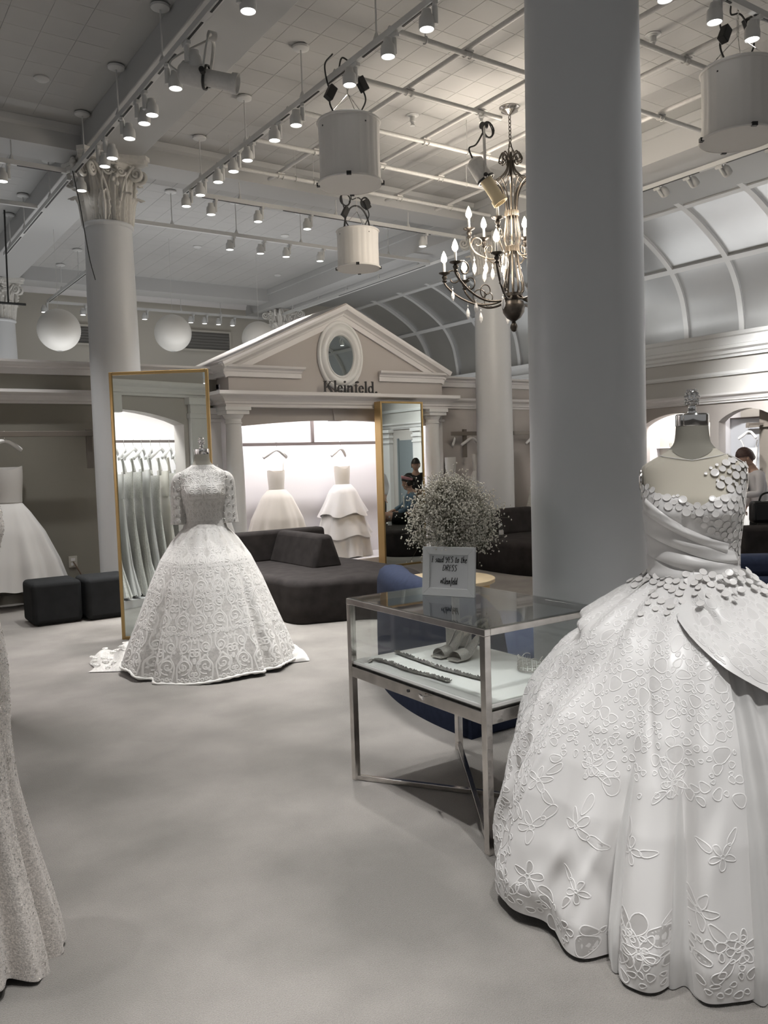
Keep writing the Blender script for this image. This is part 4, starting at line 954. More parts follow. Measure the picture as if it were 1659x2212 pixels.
# sandals
def sandal(label, loc, rz):
    t = thing('sandal', label, 'shoe', loc, rz); L = .235
    prof = [(0,.0,.034),(.06,.004,.040),(.10,.018,.036),(.15,.055,.026),(.20,.085,.027),(.235,.092,.024)]
    P = catmull([(a,b,c) for a,b,c in prof], 5); rows = []
    for a, b, c in P: rows.append([(a-.02,-c,b+.004),(a-.02,-c,b+.012),(a-.02,c,b+.012),(a-.02,c,b+.004)])
    mb = MB().grid(rows, closev=True); n4 = len(mb.v); mb.f += [(0,1,2,3),(n4-1,n4-2,n4-3,n4-4)]; mb.mi += [0,0]; mb.build('sole', M_silver, t, local=True, smooth=True, autos=40)
    MB().cyl((.205,0,.088),(.195,0,0), .014, .005, n=10).build('heel', M_silver, t, local=True, smooth=True, autos=40)
    V = [[(x, y*math.cos(0)*1.0, z) for x, y, z in [(x0+.0, .041*math.cos(a), .012+b0+.034*math.sin(a)) for a in np.linspace(0, PI, 12)]] for x0, b0 in ((.0,.0),(.02,.002),(.04,.004),(.06,.008))]
    MB().grid(V).build('toe_strap', M_silver, t, local=True, smooth=True)
    MB().tube([(.185+.032*math.cos(a), .028*math.sin(a), .155+.012*math.cos(a)) for a in np.linspace(0,2*PI,24,False)], .0045, 6, closed=True, flat=(.6,1.5)).build('ankle_strap', M_silver, t, local=True, smooth=True)
    MB().tube([(.215,.0,.095),(.222,0,.12),(.217,0,.155)], .007, 6, flat=(1.6,.5)).tube([(.08,.03,.02),(.12,.03,.07),(.165,.025,.15)], .004, 6).tube([(.08,-.03,.02),(.12,-.03,.07),(.165,-.025,.15)], .004, 6).build('side_strap', M_silver, t, local=True, smooth=True)
    return t
sandal('silver glitter heeled sandal, right one of the pair in the case', (2.42,2.985,ZD), math.radians(5))
sandal('silver glitter heeled sandal, left one of the pair in the case', (2.405,3.09,ZD), math.radians(5))
t = thing('clutch', 'small silver sequinned clutch standing behind the sandals', 'purse', (2.63,3.21,ZD), math.radians(-62))
MB().box(-.065,.065,-.018,.018,0,.098).build('bag_body', M_silver, t, local=True, bevel=.006)
MB().box(-.066,.066,-.019,.019,.093,.103).lathe([(.006,.103),(.008,.112),(.002,.118)], (0,0,0), 8).build('clasp_frame', M_chrome, t, local=True)
# tiara
t = thing('tiara', 'silver tiara on the shelf beside the large gown', 'tiara', (2.575,2.645,ZD))
mb = MB(); rnd = random.Random(5)
def tp(a, h): return (.055*math.cos(a), .055*math.sin(a), h)
mb.tube([tp(a,.004) for a in np.linspace(PI*.25,PI*1.75,30)], .003, 5); mb.tube([tp(a,.045+.018*abs(math.cos(3*a))) for a in np.linspace(PI*.25,PI*1.75,40)], .0022, 5)
mb.build('band', M_silver, t, local=True); mb = MB()
for k in range(26):
    a = PI*.25+PI*1.5*k/25
    for h in (.012,.024,.036): mb.sphere(tp(a+.03*(-1)**k, h), .004, 6, 4)
    mb.tube([tp(a,.004), tp(a+.05,.025), tp(a,.05)], .0013, 4)
mb.build('crystals', M_silver, t, local=True, kind='stuff')
# ------------------------------------------------------------------ framed sign
sa, sb = np.array((2.380,3.165)), np.array((2.505,2.925)); sd = nrm((*(sb-sa),0)); SWD = float(np.linalg.norm(sb-sa)); sn = np.array((sd[1],-sd[0],0)); sn = sn if sn[0] < 0 else -sn
t = thing('framed_sign', 'white framed card with brush lettering standing on the display case', 'sign', (float(sa[0]), float(sa[1]), HT), math.atan2(sd[1], sd[0]))
lean = .10
SH = .232
mb = MB(); fw = .036
def SP(u, v, w_=0): return (u, -w_*1.0+v*lean, v)      # local: u right, -y to the viewer
def slab(mb, u0, u1, v0, v1, w0, w1):
    pts = [SP(u,v,w_) for w_ in (w0,w1) for u, v in ((u0,v0),(u1,v0),(u1,v1),(u0,v1))]
    mb.add(pts, [(0,3,2,1),(4,5,6,7),(0,1,5,4),(1,2,6,5),(2,3,7,6),(3,0,4,7)])
def piece(quad):
    mb = MB(); pts = [SP(u,v,0) for u, v in quad]+[SP(u,v,.015) for u, v in quad]; mb.add(pts, [(0,3,2,1),(4,5,6,7),(0,1,5,4),(1,2,6,5),(2,3,7,6),(3,0,4,7)]); return mb
W_ = SWD
for q in (((0,0),(W_,0),(W_-fw,fw),(fw,fw)), ((W_,0),(W_,SH),(W_-fw,SH-fw),(W_-fw,fw)), ((W_,SH),(0,SH),(fw,SH-fw),(W_-fw,SH-fw)), ((0,SH),(0,0),(fw,fw),(fw,SH-fw))):
    piece(q).build('frame_side', M_cardf, t, local=True, bevel=.0015)
mb = MB(); slab(mb, fw-.003, W_-fw+.003, fw-.003, SH-fw+.003, .0, .007); mb.build('card', M_card, t, local=True)
mb = MB(); mb.bar((W_/2, .02, .15), (W_/2, .085, .002), .04, .004); mb.build('easel_leg', M_black, t, local=True)
GL = {  # brush strokes, unit x-height = 1, each a list of polylines
 'I': (.62, [[(.05,1.5),(.55,1.55)],[(.32,1.52),(.30,.05)],[(.02,.02),(.58,.06)]]),
 's': (.60, [[(.55,.95),(.25,.85),(.2,.62),(.42,.5),(.45,.2),(.2,.02),(0,.12)]]),
 'a': (.74, [[(.52,.85),(.25,.98),(.06,.5),(.15,.05),(.4,.25),(.55,.9)],[(.56,.95),(.52,.3),(.60,.03),(.76,.2)]]),
 'i': (.34, [[(.12,.95),(.10,.25),(.18,.02),(.34,.2)],[(.16,1.4),(.2,1.34)]]),
 'd': (.74, [[(.5,.8),(.25,.95),(.06,.5),(.15,.05),(.4,.2),(.56,.7)],[(.66,1.75),(.55,.6),(.58,.05),(.74,.2)]]),
 'Y': (.85, [[(.05,1.5),(.18,.85),(.42,.8),(.62,1.1)],[(.78,1.55),(.55,.6),(.3,-.05),(.1,-.1)]]),
 'E': (.66, [[(.16,1.5),(.08,.05)],[(.14,1.48),(.6,1.56)],[(.1,.8),(.5,.88)],[(.06,.04),(.58,.12)]]),
 'S': (.72, [[(.66,1.45),(.4,1.6),(.14,1.25),(.42,.85),(.58,.5),(.36,.04),(.02,.14)]]),
 't': (.50, [[(.3,1.5),(.18,.25),(.3,.02),(.48,.15)],[(.0,1.05),(.52,1.15)]]),
 'o': (.62, [[(.4,.95),(.12,.75),(.1,.2),(.35,.05),(.52,.45),(.4,.95),(.66,.9)]]),
 'h': (.66, [[(.24,1.8),(.06,.03)],[(.12,.5),(.36,.95),(.46,.75),(.42,.15),(.62,.1)]]),
 'e': (.58, [[(.08,.45),(.45,.65),(.35,.98),(.1,.6),(.14,.1),(.36,.02),(.56,.2)]]),
 'D': (.90, [[(.2,1.5),(.1,.03)],[(.02,1.42),(.5,1.5),(.82,1.0),(.6,.3),(.06,.02)]]),
 'R': (.80, [[(.2,1.5),(.08,.03)],[(.05,1.35),(.5,1.58),(.62,1.15),(.2,.78)],[(.25,.8),(.72,.03)]]),
 '#': (.60, [[(.22,1.0),(.12,.2)],[(.44,1.02),(.34,.22)],[(.04,.72),(.54,.78)],[(.02,.42),(.5,.48)]]),
 'K': (.80, [[(.22,1.6),(.1,.02)],[(.72,1.5),(.2,.75),(.68,.05)]]),
 'l': (.32, [[(.26,1.75),(.08,.3),(.14,.02),(.3,.15)]]),
 'n': (.66, [[(.1,.95),(.06,.03)],[(.08,.5),(.34,.95),(.42,.7),(.40,.15),(.6,.12)]]),
 'f': (.50, [[(.52,1.5),(.36,1.65),(.26,1.0),(.16,-.4),(.02,-.55)],[(.02,.9),(.46,1.0)]]),
}
def script_line(text, cx, base, size, width):
    adv = sum(.5 if c == ' ' else GL[c][0]+.06 for c in text); k = width/adv; x = cx-width/2
    for c in text:
        if c == ' ': x += .5*k; continue
        w_, strokes = GL[c]; mb = MB()
        for st_ in strokes:
            C = catmull([(p[0]+.13*p[1], p[1], 0) for p in st_], 6) if len(st_) > 2 else np.array([(p[0]+.13*p[1], p[1], 0) for p in [st_[0], ((st_[0][0]+st_[1][0])/2,(st_[0][1]+st_[1][1])/2), st_[1]]])
            T = np.gradient(C, axis=0); rows = []
            for q in range(len(C)):
                tn = nrm(T[q]); nn = np.array((-tn[1], tn[0])); hw = size*(.055+.05*abs(tn[1]))*(.65 if q in (0, len(C)-1) else 1)
                pu, pv = x+C[q][0]*k, base+C[q][1]*size
                rows.append([SP(pu+nn[0]*hw, pv+nn[1]*hw, .0085), SP(pu-nn[0]*hw, pv-nn[1]*hw, .0085)])
            mb.grid(rows)
        mb.build('letter', M_ink, t, local=True); x += (w_+.06)*k
script_line('I said YES to the', W_/2, .158, .0180, .184)
script_line('DRESS', W_/2+.004, .118, .0185, .075)
script_line('#Kleinfeld', W_/2, .056, .0185, .088)
# ------------------------------------------------------------------ vase with baby's breath
VX, VY = 2.615, 3.22
t = thing('vase', 'clear glass vase holding the flowers behind the framed sign', 'vase', (VX, VY, HT))
MB().lathe([(.052,0),(.055,.01),(.06,.08),(.07,.2),(.088,.272),(.084,.272),(.066,.2),(.056,.08),(.05,.014),(0.001,.012)], (VX,VY,HT+.0005), 40).build('glass_body', M_glass, t, smooth=True)
t = thing('bouquet', "large round bouquet of dried white baby's breath in the glass vase", 'flowers', (VX, VY, HT+.02))
rnd = random.Random(11); mb = MB(); mbl = MB(); mst = MB(); c0 = np.array((VX+.0, VY+.0, HT+.335))
def inside(p):
    q = p-c0; return (q[0]/.225)**2+(q[1]/.225)**2+(q[2]/(.215 if q[2] > 0 else .20))**2
tips = []
for k in range(250):
    a = rnd.uniform(0, 2*PI); u = rnd.random()**.5; el = rnd.uniform(-.5, 1.0)
    d = np.array((math.cos(a)*math.cos(el*PI/2)*.215, math.sin(a)*math.cos(el*PI/2)*.215, math.sin(el*PI/2)*.19))*(.55+.47*u)
    tips.append(c0+d)
def stick(p, q, r):
    mst.tube([p, (p+q)/2+np.array([rnd.uniform(-.006,.006) for _ in range(3)]), q], r, 3, cap=False)
for tp_ in tips:
    root = np.array((VX+rnd.uniform(-.035,.035), VY+rnd.uniform(-.035,.035), HT+.03)); mid = np.array((VX,VY,HT+.24))*.55+tp_*.2+np.array((VX,VY,HT+.2))*.25
    mid[:2] += np.array([rnd.uniform(-.03,.03), rnd.uniform(-.03,.03)])
    cvx = catmull([root, mid, tp_], 5); mst.tube(cvx, .0013, 3, cap=False)
    for j in range(15):
        q = tp_+np.array([rnd.gauss(0,.03) for _ in range(3)])
        stick(tp_*.75+cvx[-3]*.25, q, .0006)
        for m_ in range(2):
            z = q+np.array([rnd.gauss(0,.009) for _ in range(3)]); r = rnd.uniform(.003,.0062)
            mbl.add([z+np.array((r,0,0)), z-np.array((r,0,0)), z+np.array((0,r,0)), z-np.array((0,r,0)), z+np.array((0,0,r)), z-np.array((0,0,r))],
                    [(0,2,4),(2,1,4),(1,3,4),(3,0,4),(2,0,5),(1,2,5),(3,1,5),(0,3,5)])
mst.build('stems', M_stem, t, kind='stuff'); mbl.build('blossoms', M_bloom, t, kind='stuff', smooth=True)
# outlet and cord on the left wall
t = thing('wall_outlet', 'beige wall outlet low on the left wall above the ottomans', 'outlet', (2.5,10.395,.43))
MB().box(2.45,2.55,10.392,10.4,.36,.50).build('cover_plate', M_upper, t, bevel=.004)
MB().box(2.475,2.525,10.388,10.393,.44,.475).box(2.475,2.525,10.388,10.393,.385,.42).build('socket', M_trim, t)
tag(MB().tube(catmull([(2.5,10.38,.43),(2.53,10.34,.36),(2.57,10.28,.25),(2.60,10.2,.08),(2.62,9.9,.012)], 8), .008, 6).build('power_cord', mat('brown_cord', (.10,.06,.04), .5), smooth=True), 'brown power cord plugged into the left wall outlet', 'cord')
# ------------------------------------------------------------------ dress forms and gowns
def smooth01(a, b, x): 
    t = np.clip((np.asarray(x, float)-a)/(b-a), 0, 1); return t*t*(3-2*t)
TZ = [1.02,1.10,1.13,1.20,1.27,1.33,1.38,1.42,1.46,1.495,1.52,1.54,1.56,1.58,1.61,1.64]
TA = [.175,.155,.150,.150,.157,.165,.168,.171,.176,.172,.135,.098,.072,.060,.056,.054]
TB = [.135,.118,.112,.112,.124,.134,.130,.120,.108,.094,.080,.072,.064,.058,.056,.054]
TO = [0,0,0,-.002,-.012,-.022,-.018,-.008,0,.004,.004,.002,0,0,0,0]
def torso(th, z, off=0.0):
    th = np.radians(th); a = np.interp(z, TZ, TA)+off; b = np.interp(z, TZ, TB)+off; o = np.interp(z, TZ, TO)
    bust = .022*np.exp(-((np.abs(np.degrees(th))-34)/17)**2)*np.exp(-((z-1.335)/.055)**2)
    n = 2.35; c, s = np.cos(th), np.sin(th); r = (np.abs(c)**n+np.abs(s)**n)**(-1/n)
    return np.stack([(a+bust*.3)*s*r, -(b+bust)*c*r+o, z+0*th], -1)
def make_form(loc, rz, label):
    t = thing('dress_form', label, 'dress form', loc, rz)
    TH, ZZ = np.meshgrid(np.linspace(-180, 180, 72, endpoint=False), np.linspace(1.0, 1.565, 34))
    MB().grid(torso(TH, ZZ), closev=True).build('torso', M_form, t, local=True, smooth=True)
    TH, ZZ = np.meshgrid(np.linspace(-180, 180, 48, endpoint=False), np.linspace(1.555, 1.637, 8))
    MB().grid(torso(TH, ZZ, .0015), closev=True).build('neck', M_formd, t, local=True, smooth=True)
    mb = MB(); rows = []
    for k in range(25):
        th = -60+120*k/24; zlo = 1.515+.045*abs(th)/60
        rows.append([torso(th, z, .0022) for z in np.linspace(zlo, 1.56, 5)])
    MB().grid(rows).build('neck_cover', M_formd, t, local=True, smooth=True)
    MB().lathe([(.056,1.637),(.0575,1.64),(.0575,1.676),(.054,1.681),(.02,1.683)], (0,0,0), 48, True).build('neck_cap', M_chrome, t, local=True, smooth=True, autos=30)
    mb = MB().lathe([(.016,1.68),(.020,1.686),(.013,1.694),(.015,1.704),(.012,1.710),(.019,1.716),(.0215,1.728),(.022,1.742),(.0195,1.758),(.012,1.768),(.002,1.771)], (0,0,0), 24)
    for j in range(5):
        zq = 1.718+.0115*j; rq = (.0195,.0215,.022,.0195,.013)[j]
        for k in range(8): a = 2*PI*(k+.5*(j % 2))/8; mb.sphere((rq*math.cos(a), rq*math.sin(a), zq), .0062, 8, 6)
    mb.build('finial', M_chrome, t, local=True, smooth=True)
    for s in (-1, 1):
        mb = MB(); mb.lathe([(.052,0),(.055,.004),(.055,.010),(.045,.014),(.002,.015)], (0,0,0), 28, True, sx=.78, sy=1.0, axis=(1,0,0))
        V = []
        for p in mb.v: V.append((s*(p[0]+.170+.03*(1.44-(p[2]*1.0+1.455))*0), p[1]*.85, p[2]*1.0+1.445))
        mb.v = V; mb.build('arm_plate', M_brush, t, local=True, smooth=True, autos=40)
    MB().cyl((0,0,.05),(0,0,1.0), .018, n=12).build('pole', M_chrome, t, local=True, smooth=True, autos=40)
    MB().lathe([(.20,0),(.21,.012),(.19,.03),(.05,.06),(.03,.08)], (0,0,0), 40).build('base', M_bronze, t, local=True, smooth=True, autos=40)
    return t
def ribbon_loops(mb, F, loops, hw, h, closed=True, fill=None):
    """loops: list of arrays (n,2) in (theta_deg, t); raises ribbons of half width hw (in the param metric) on surface F"""
    for L, met in loops:
        n = len(L); Mx, Mt = met
        P = L*np.array((Mx, Mt))          # metres
        T = (np.roll(P, -1, 0)-np.roll(P, 1, 0)) if closed else np.gradient(P, axis=0)
        T /= np.maximum(np.linalg.norm(T, axis=1), 1e-9)[:, None]; N = np.stack([-T[:,1], T[:,0]], 1)
        rows = []
        for off, hh in ((-hw, .0006), (-hw*.35, h), (hw*.35, h), (hw, .0006)):
            Q = (P+N*off)/np.array((Mx, Mt)); rows.append(F(Q[:,0], Q[:,1], hh))
        mb.cur = 0; mb.grid(np.stack(rows, 1), closeu=closed)
        if fill is not None:
            c = L.mean(0); n_ = len(L); mid = c+(L-c)*.5; inn = c+(L-c)*.97
            mb.cur = fill(c[0], c[1]); a = F(inn[:,0], inn[:,1], .0005); b = F(mid[:,0], mid[:,1], .0005); b0 = len(mb.v)
            mb.grid(np.stack([a, b], 1), closeu=True); mb.add([F(c[0], c[1], .0005)], [])
            mb.f += [(b0+2*k+1, b0+2*((k+1) % n_)+1, b0+2*n_) for k in range(n_)]; mb.mi += [mb.cur]*n_; mb.cur = 0
# ---- gown 1: disc trimmed satin gown at the right
G1 = (2.617, 1.837, 0); RZ1 = math.atan2(-.818, .575)
form1 = make_form(G1, RZ1, 'linen dress form with chrome finial wearing the disc trimmed gown')
g1 = thing('bridal_gown', 'white satin ballgown with applied discs and draped sash bodice, at the right', 'gown', G1, RZ1)
XO = .012
def tors1(th, z, off): p = torso(th, z, off); return p
def ztop(th):
    x = np.interp(np.abs(th)*np.sign(th), [-180,-120,-95,-60,-38,-14,6,24,42,60,80,110,180], [1.40,1.41,1.43,1.425,1.40,1.388,1.352,1.385,1.40,1.43,1.50,1.50,1.40]); return x
TH, U = np.meshgrid(np.linspace(-180, 180, 120, endpoint=False), np.linspace(0, 1, 26)); ZZ = 1.085+(ztop(TH)-1.085)*U
MB().grid(tors1(TH, ZZ, .005), closev=True).build('bodice', M_satin, g1, local=True, smooth=True)
TH, U = np.meshgrid(np.linspace(-180, 180, 96, endpoint=False), np.linspace(0, 1, 10)); ZZ = ztop(TH)-.01+((1.515+.02*np.abs(np.sin(np.radians(TH))))-ztop(TH)+.01)*U
M_illusion = sheer('illusion_net', (.80,.74,.64), .14)
MB().grid(tors1(TH, ZZ, .003), closev=True).build('sheer_yoke', M_illusion, g1, local=True, smooth=True)
MB().tube([tors1(th, 1.515+.02*abs(math.sin(math.radians(th))), .004) for th in np.linspace(-180,180,72,endpoint=False)], .0016, 6, closed=True).build('neckline_edge', M_satin, g1, local=True, smooth=True)
# diagonal drape folds
def front_x(x, z, off):
    """point of the torso front with the given local x"""
    lo, hi = -100.0, 100.0
    for _ in range(24):
        m = (lo+hi)/2
        if torso(m, z, off)[0] < x: lo = m
        else: hi = m
    return torso((lo+hi)/2, z, off)
def drape(l_top, l_bot, r_top, r_bot, bulge, name='drape_fold'):
    P = []
    for i in range(30):
        u = i/29; row = []
        for j in range(11):
            v = j/10; x = (l_top[0]*(1-v)+l_bot[0]*v)*(1-u)+(r_top[0]*(1-v)+r_bot[0]*v)*u
            z = (l_top[1]*(1-v)+l_bot[1]*v)*(1-u)+(r_top[1]*(1-v)+r_bot[1]*v)*u - .022*math.sin(PI*u)*(1-.3*v)
            o = .006+bulge*math.sin(PI*(v*.93+.0))**.7*(.65+.35*math.sin(PI*u))+.003*math.sin(u*9+v*7)
            lim = .985*(np.interp(z, TZ, TA)+o); x = max(-lim, min(lim, x))
            row.append(front_x(x, z, o))
        P.append(row)
    MB().grid(P, flip=True).build(name, M_satin, g1, local=True, smooth=True)
drape((-.158,1.385), (-.170,1.335), (.118,1.222), (.112,1.188), .016)
drape((-.172,1.345), (-.165,1.255), (.135,1.195), (.150,1.145), .014)
drape((-.165,1.265), (-.158,1.175), (.150,1.150), (.165,1.098), .014)
drape((-.160,1.185), (-.158,1.105), (.05,1.125), (.12,1.08), .010)
def clear_case(P):
    """the cloth is pushed back where it meets the near end of the display case"""
    c_, s_ = math.cos(RZ1), math.sin(RZ1); yw = G1[1]+P[...,0]*s_+P[...,1]*c_; lim = 2.338
    over = np.maximum(0, yw-lim+.03); d = np.where(over > 0, over-(.03*(1-np.exp(-over/.03))), 0)
    P = P.copy(); P[...,0] -= s_*d; P[...,1] -= c_*d; return P
# skirt
R1t = [0,.03,.06,.10,.14,.18,.22,.30,.42,.53,.64,.82,.92,1.0]
R1r = [.150,.188,.238,.302,.357,.400,.432,.495,.580,.632,.665,.690,.705,.700]
F1 = [(-3,2.6,-.105,.25),(-19,3.2,-.10,.35),(-10.5,5.5,.035,.3),(4,6,.035,.3),(-26,4.5,.035,.35),(-36,5,-.03,.2),(-44,6,.03,.1),(-63,4,-.03,.3),(-56,5,.018,.3),(-74,4,.02,.3),(-84,5,-.02,.3),(-100,8,.03,.3),(-125,9,-.05,.3),(-150,9,.04,.3),(13.5,2.5,-.03,.1),(30,8,.02,.2),(60,9,-.03,.3),(95,10,.04,.3)]
_rc = random.Random(21)
CRZ = [(_rc.uniform(-75, 8), _rc.uniform(.35, .92), _rc.uniform(-.55, .55), _rc.uniform(1.3, 3.2), _rc.choice([-1, 1])*_rc.uniform(.006, .015)) for _ in range(34)]
def zhem1(th): return .012+.11*smooth01(-62, -92, th)*1.0+.03*smooth01(-20,-45,th)*(1-smooth01(-62,-80,th))
def skirt1(th, t, off=0.0):
    th = np.asarray(th, float); t = np.asarray(t, float)
    R = np.interp(np.clip(t, 0, 1.05), R1t, R1r)
    R = R*(1+.15*smooth01(.3, 1, t)*np.maximum(0, np.cos(np.radians(th+2))))
    for c, w_, a, ts in F1: R = R+a*np.exp(-((th-c)/w_)**2)*smooth01(ts, 1.0, t)**.8
    R = R+.013*np.sin(np.radians(th*19+30*np.sin(np.radians(th*3))))*np.exp(-((t-.13)/.12)**2)*(1+.4*np.sin(np.radians(th*5)))
    R = R+.015*np.sin(np.radians(th*8.3)+t*3)*smooth01(.15,.5,t)+.008*np.sin(np.radians(th*21+60*np.sin(np.radians(th*3.1)))+t*2)*smooth01(.12,.45,t)
    for (c_, tc, sl, wd, am) in CRZ: R = R+am*np.exp(-(((th-c_)-sl*(t-tc)*100)/wd)**2)*np.exp(-((t-tc)/.12)**2)
    R = R+(-.035*np.exp(-((t-.225)/.028)**2)+.018*np.exp(-((t-.17)/.03)**2))*(1-smooth01(-72,-58,th))
    R = R-.045*np.exp(-((th+47+(t-.3)*30)/5.5)**2)*np.exp(-((t-.30)/.13)**2)      # shadowed tuck at the left
    R = R+.03*np.exp(-((th+62)/9)**2)*np.exp(-((t-.2)/.09)**2)
    R = R+.005*np.sin(t*34+th*.14)*smooth01(.70,.80,t)*np.exp(-((th+36)/9)**2)*(1-smooth01(.9,1,t))
    R = R+off
    z = 1.12*(1-t)+zhem1(th)*t
    th_ = np.radians(th); return clear_case(np.stack([XO*(1-t)+R*np.sin(th_), -R*np.cos(th_)*(.80+.20*smooth01(0,.25,t))-.0, z+off*.35*(1-t)], -1))
TH, TT = np.meshgrid(np.linspace(-195, 12, 380), np.linspace(0, 1, 110))
MB().grid(skirt1(TH, TT)).build('skirt', M_satin, g1, local=True, smooth=True)
def tulle1(th, t, off=0.0):
    th = np.asarray(th, float); t = np.asarray(t, float); R = np.interp(t, R1t, R1r)*(.955+.015*np.sin(np.radians(th*3)))*(1+.17*smooth01(.3,1,t)*np.maximum(0, np.cos(np.radians(th-5))))
    R = R+(.010+.028*t)*np.sin(np.radians(th*58+60*np.sin(np.radians(th*5.3))+t*50))*.55+.010*t*np.sin(np.radians(th*23+t*60))+off
    th_ = np.radians(th); return clear_case(np.stack([R*np.sin(th_), -R*np.cos(th_)*(.82+.18*smooth01(0,.25,t)), 1.115*(1-t)+.004*t], -1))
TH, TT = np.meshgrid(np.linspace(-20, 205, 800), np.linspace(.0, 1, 50))
MB().grid(tulle1(TH, TT)).build('tulle_overlay', M_tulle, g1, local=True, smooth=True)
M_lining = mat('lining_satin', (.68,.66,.645), .55, sheen=.2)
TH, TT = np.meshgrid(np.linspace(-180, 180, 180, endpoint=False), np.linspace(0, .99, 40))
P = tulle1(TH, TT, -.05); P[...,0] *= .97; P[...,1] *= .97
MB().grid(P, closev=True).build('lining', M_lining, g1, local=True, smooth=True)
# hip flap (peplum) falling to the right
def flap1(th, v, off=0.0):
    th = np.asarray(th, float); v = np.asarray(v, float)
    zl = np.interp(th, [-10,0,10,27,45,70,120], [.99,.93,.87,.785,.72,.65,.60]); z = 1.115*(1-v)+zl*v; t = np.clip(1-z/1.12, 0, 1)
    R = np.interp(t, R1t, R1r)*(1+.15*smooth01(.3,1,t)*np.cos(np.radians(th+2)).clip(0))+.012+.022*v*v+.008*np.sin(np.radians(th*9))*v
    R = R+.035*np.exp(-((v-.28)/.16)**2)*np.exp(-((th-8)/10)**2)-.03*np.exp(-((v-.58)/.13)**2)*np.exp(-((th-5)/9)**2)+.012*np.exp(-((v-.85)/.1)**2)*np.exp(-((th-8)/12)**2)+off
    a = np.radians(th); return np.stack([XO*(1-t)+R*np.sin(a), -R*np.cos(a)*(.80+.20*smooth01(0,.25,t)), z], -1)
TH, VV = np.meshgrid(np.linspace(-10, 120, 110), np.linspace(0, 1, 40))
MB().grid(flap1(TH, VV)).build('hip_flap', M_satin, g1, local=True, smooth=True)
# cut-out rings and flowers of the lace
rnd = random.Random(3); loops = []; placed = {}
def free(x, y, r):
    gx, gy = int(x/.05), int(y/.05)
    for i in range(gx-2, gx+3):
        for j in range(gy-2, gy+3):
            for (a, b, c) in placed.get((i, j), ()):
                if (a-x)**2+(b-y)**2 < ((r+c)*.92+.0012)**2: return False
    placed.setdefault((gx, gy), []).append((x, y, r)); return True
def ringloop(th, t, r, el, rot, n, met, lob=0):
    a = np.linspace(0, 2*PI, n, endpoint=False); rr = r*(1+lob*np.cos(a*2+.7)+.10*np.sin(a*3+th))
    x = rr*np.cos(a)*el; y = rr*np.sin(a)/el; c, s = math.cos(rot), math.sin(rot)
    return np.stack([th+(c*x-s*y)/met[0], t+(s*x+c*y)/met[1]], 1), met
def dens1(th, t):
    d = 1.0 if t < .40 else max(.0, 1-(t-.40)/.16)
    if th < -48: d = max(d, 1.0 if (t < .97) else 0)
    if t > .83 and th > -17: d = 1.0
    if t > .92 and th > -62: d = max(d, .9)
    return d
for k in range(9000):
    th = rnd.uniform(-125, 11); t = rnd.uniform(.04, .985); 
    if rnd.random() > dens1(th, t): continue
    Rm = float(np.interp(t, R1t, R1r))*1.04; met = (Rm*PI/180, 1.12*1.05); r = rnd.choice([.006,.007,.008,.010,.012,.015,.020,.026])*(.75+.45*t)
    el = rnd.uniform(.82, 1.25)
    if free(th*.7*PI/180*Rm/.7, t*1.15, r): loops.append(ringloop(th, t, r, el, rnd.uniform(0, 3.14), 12 if r < .012 else 18, met, rnd.choice([0,0,.12])))
fl_done = []
for k in range(120):
    th = rnd.uniform(-46, 9); t = rnd.uniform(.50, .9)
    if len(fl_done) > 15 or any(((th-a)*.0135)**2+((t-b)*1.15)**2 < .15**2 for a, b in fl_done): continue
    fl_done.append((th, t))
    Rm = float(np.interp(t, R1t, R1r))*1.08; met = (Rm*PI/180, 1.15); b = rnd.uniform(0, 6.28); s = rnd.uniform(.8, 1.2)
    for q in range(rnd.choice([4,5,5])):
        a = b+q*2*PI/5; d = .026*s; loops.append(ringloop(th+d*math.cos(a)/met[0], t+d*math.sin(a)/met[1], .014*s, 1.45, a, 16, met))
    loops.append(ringloop(th, t, .007*s, 1, 0, 10, met))
    for q in range(2):
        a = b+2+q*1.7; d = .065*s; loops.append(ringloop(th+d*math.cos(a)/met[0], t+d*math.sin(a)/met[1], .018*s, 1.6, a, 16, met))
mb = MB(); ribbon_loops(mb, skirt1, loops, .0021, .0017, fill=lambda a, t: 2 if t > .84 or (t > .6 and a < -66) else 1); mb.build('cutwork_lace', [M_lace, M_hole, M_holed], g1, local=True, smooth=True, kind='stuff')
placed.clear(); loops = []
for k in range(1200):
    th = rnd.uniform(-4, 75); v = rnd.uniform(.12, .95); zl = float(np.interp(th, [-10,0,10,27,45,70,120], [.99,.93,.87,.785,.72,.65,.60])); Lz = 1.115-zl
    Rm = .45; met = (Rm*PI/180, Lz*1.5); r = rnd.choice([.007,.010,.014,.02,.026])
    if free(th*PI/180*Rm, v*met[1], r): loops.append(ringloop(th, v, r, rnd.uniform(.85,1.2), rnd.uniform(0,3.14), 14, met))
mb = MB(); ribbon_loops(mb, flap1, loops, .0020, .0016, fill=lambda a, t: 1); mb.build('cutwork_lace', [M_lace, M_hole], g1, local=True, smooth=True, kind='stuff')
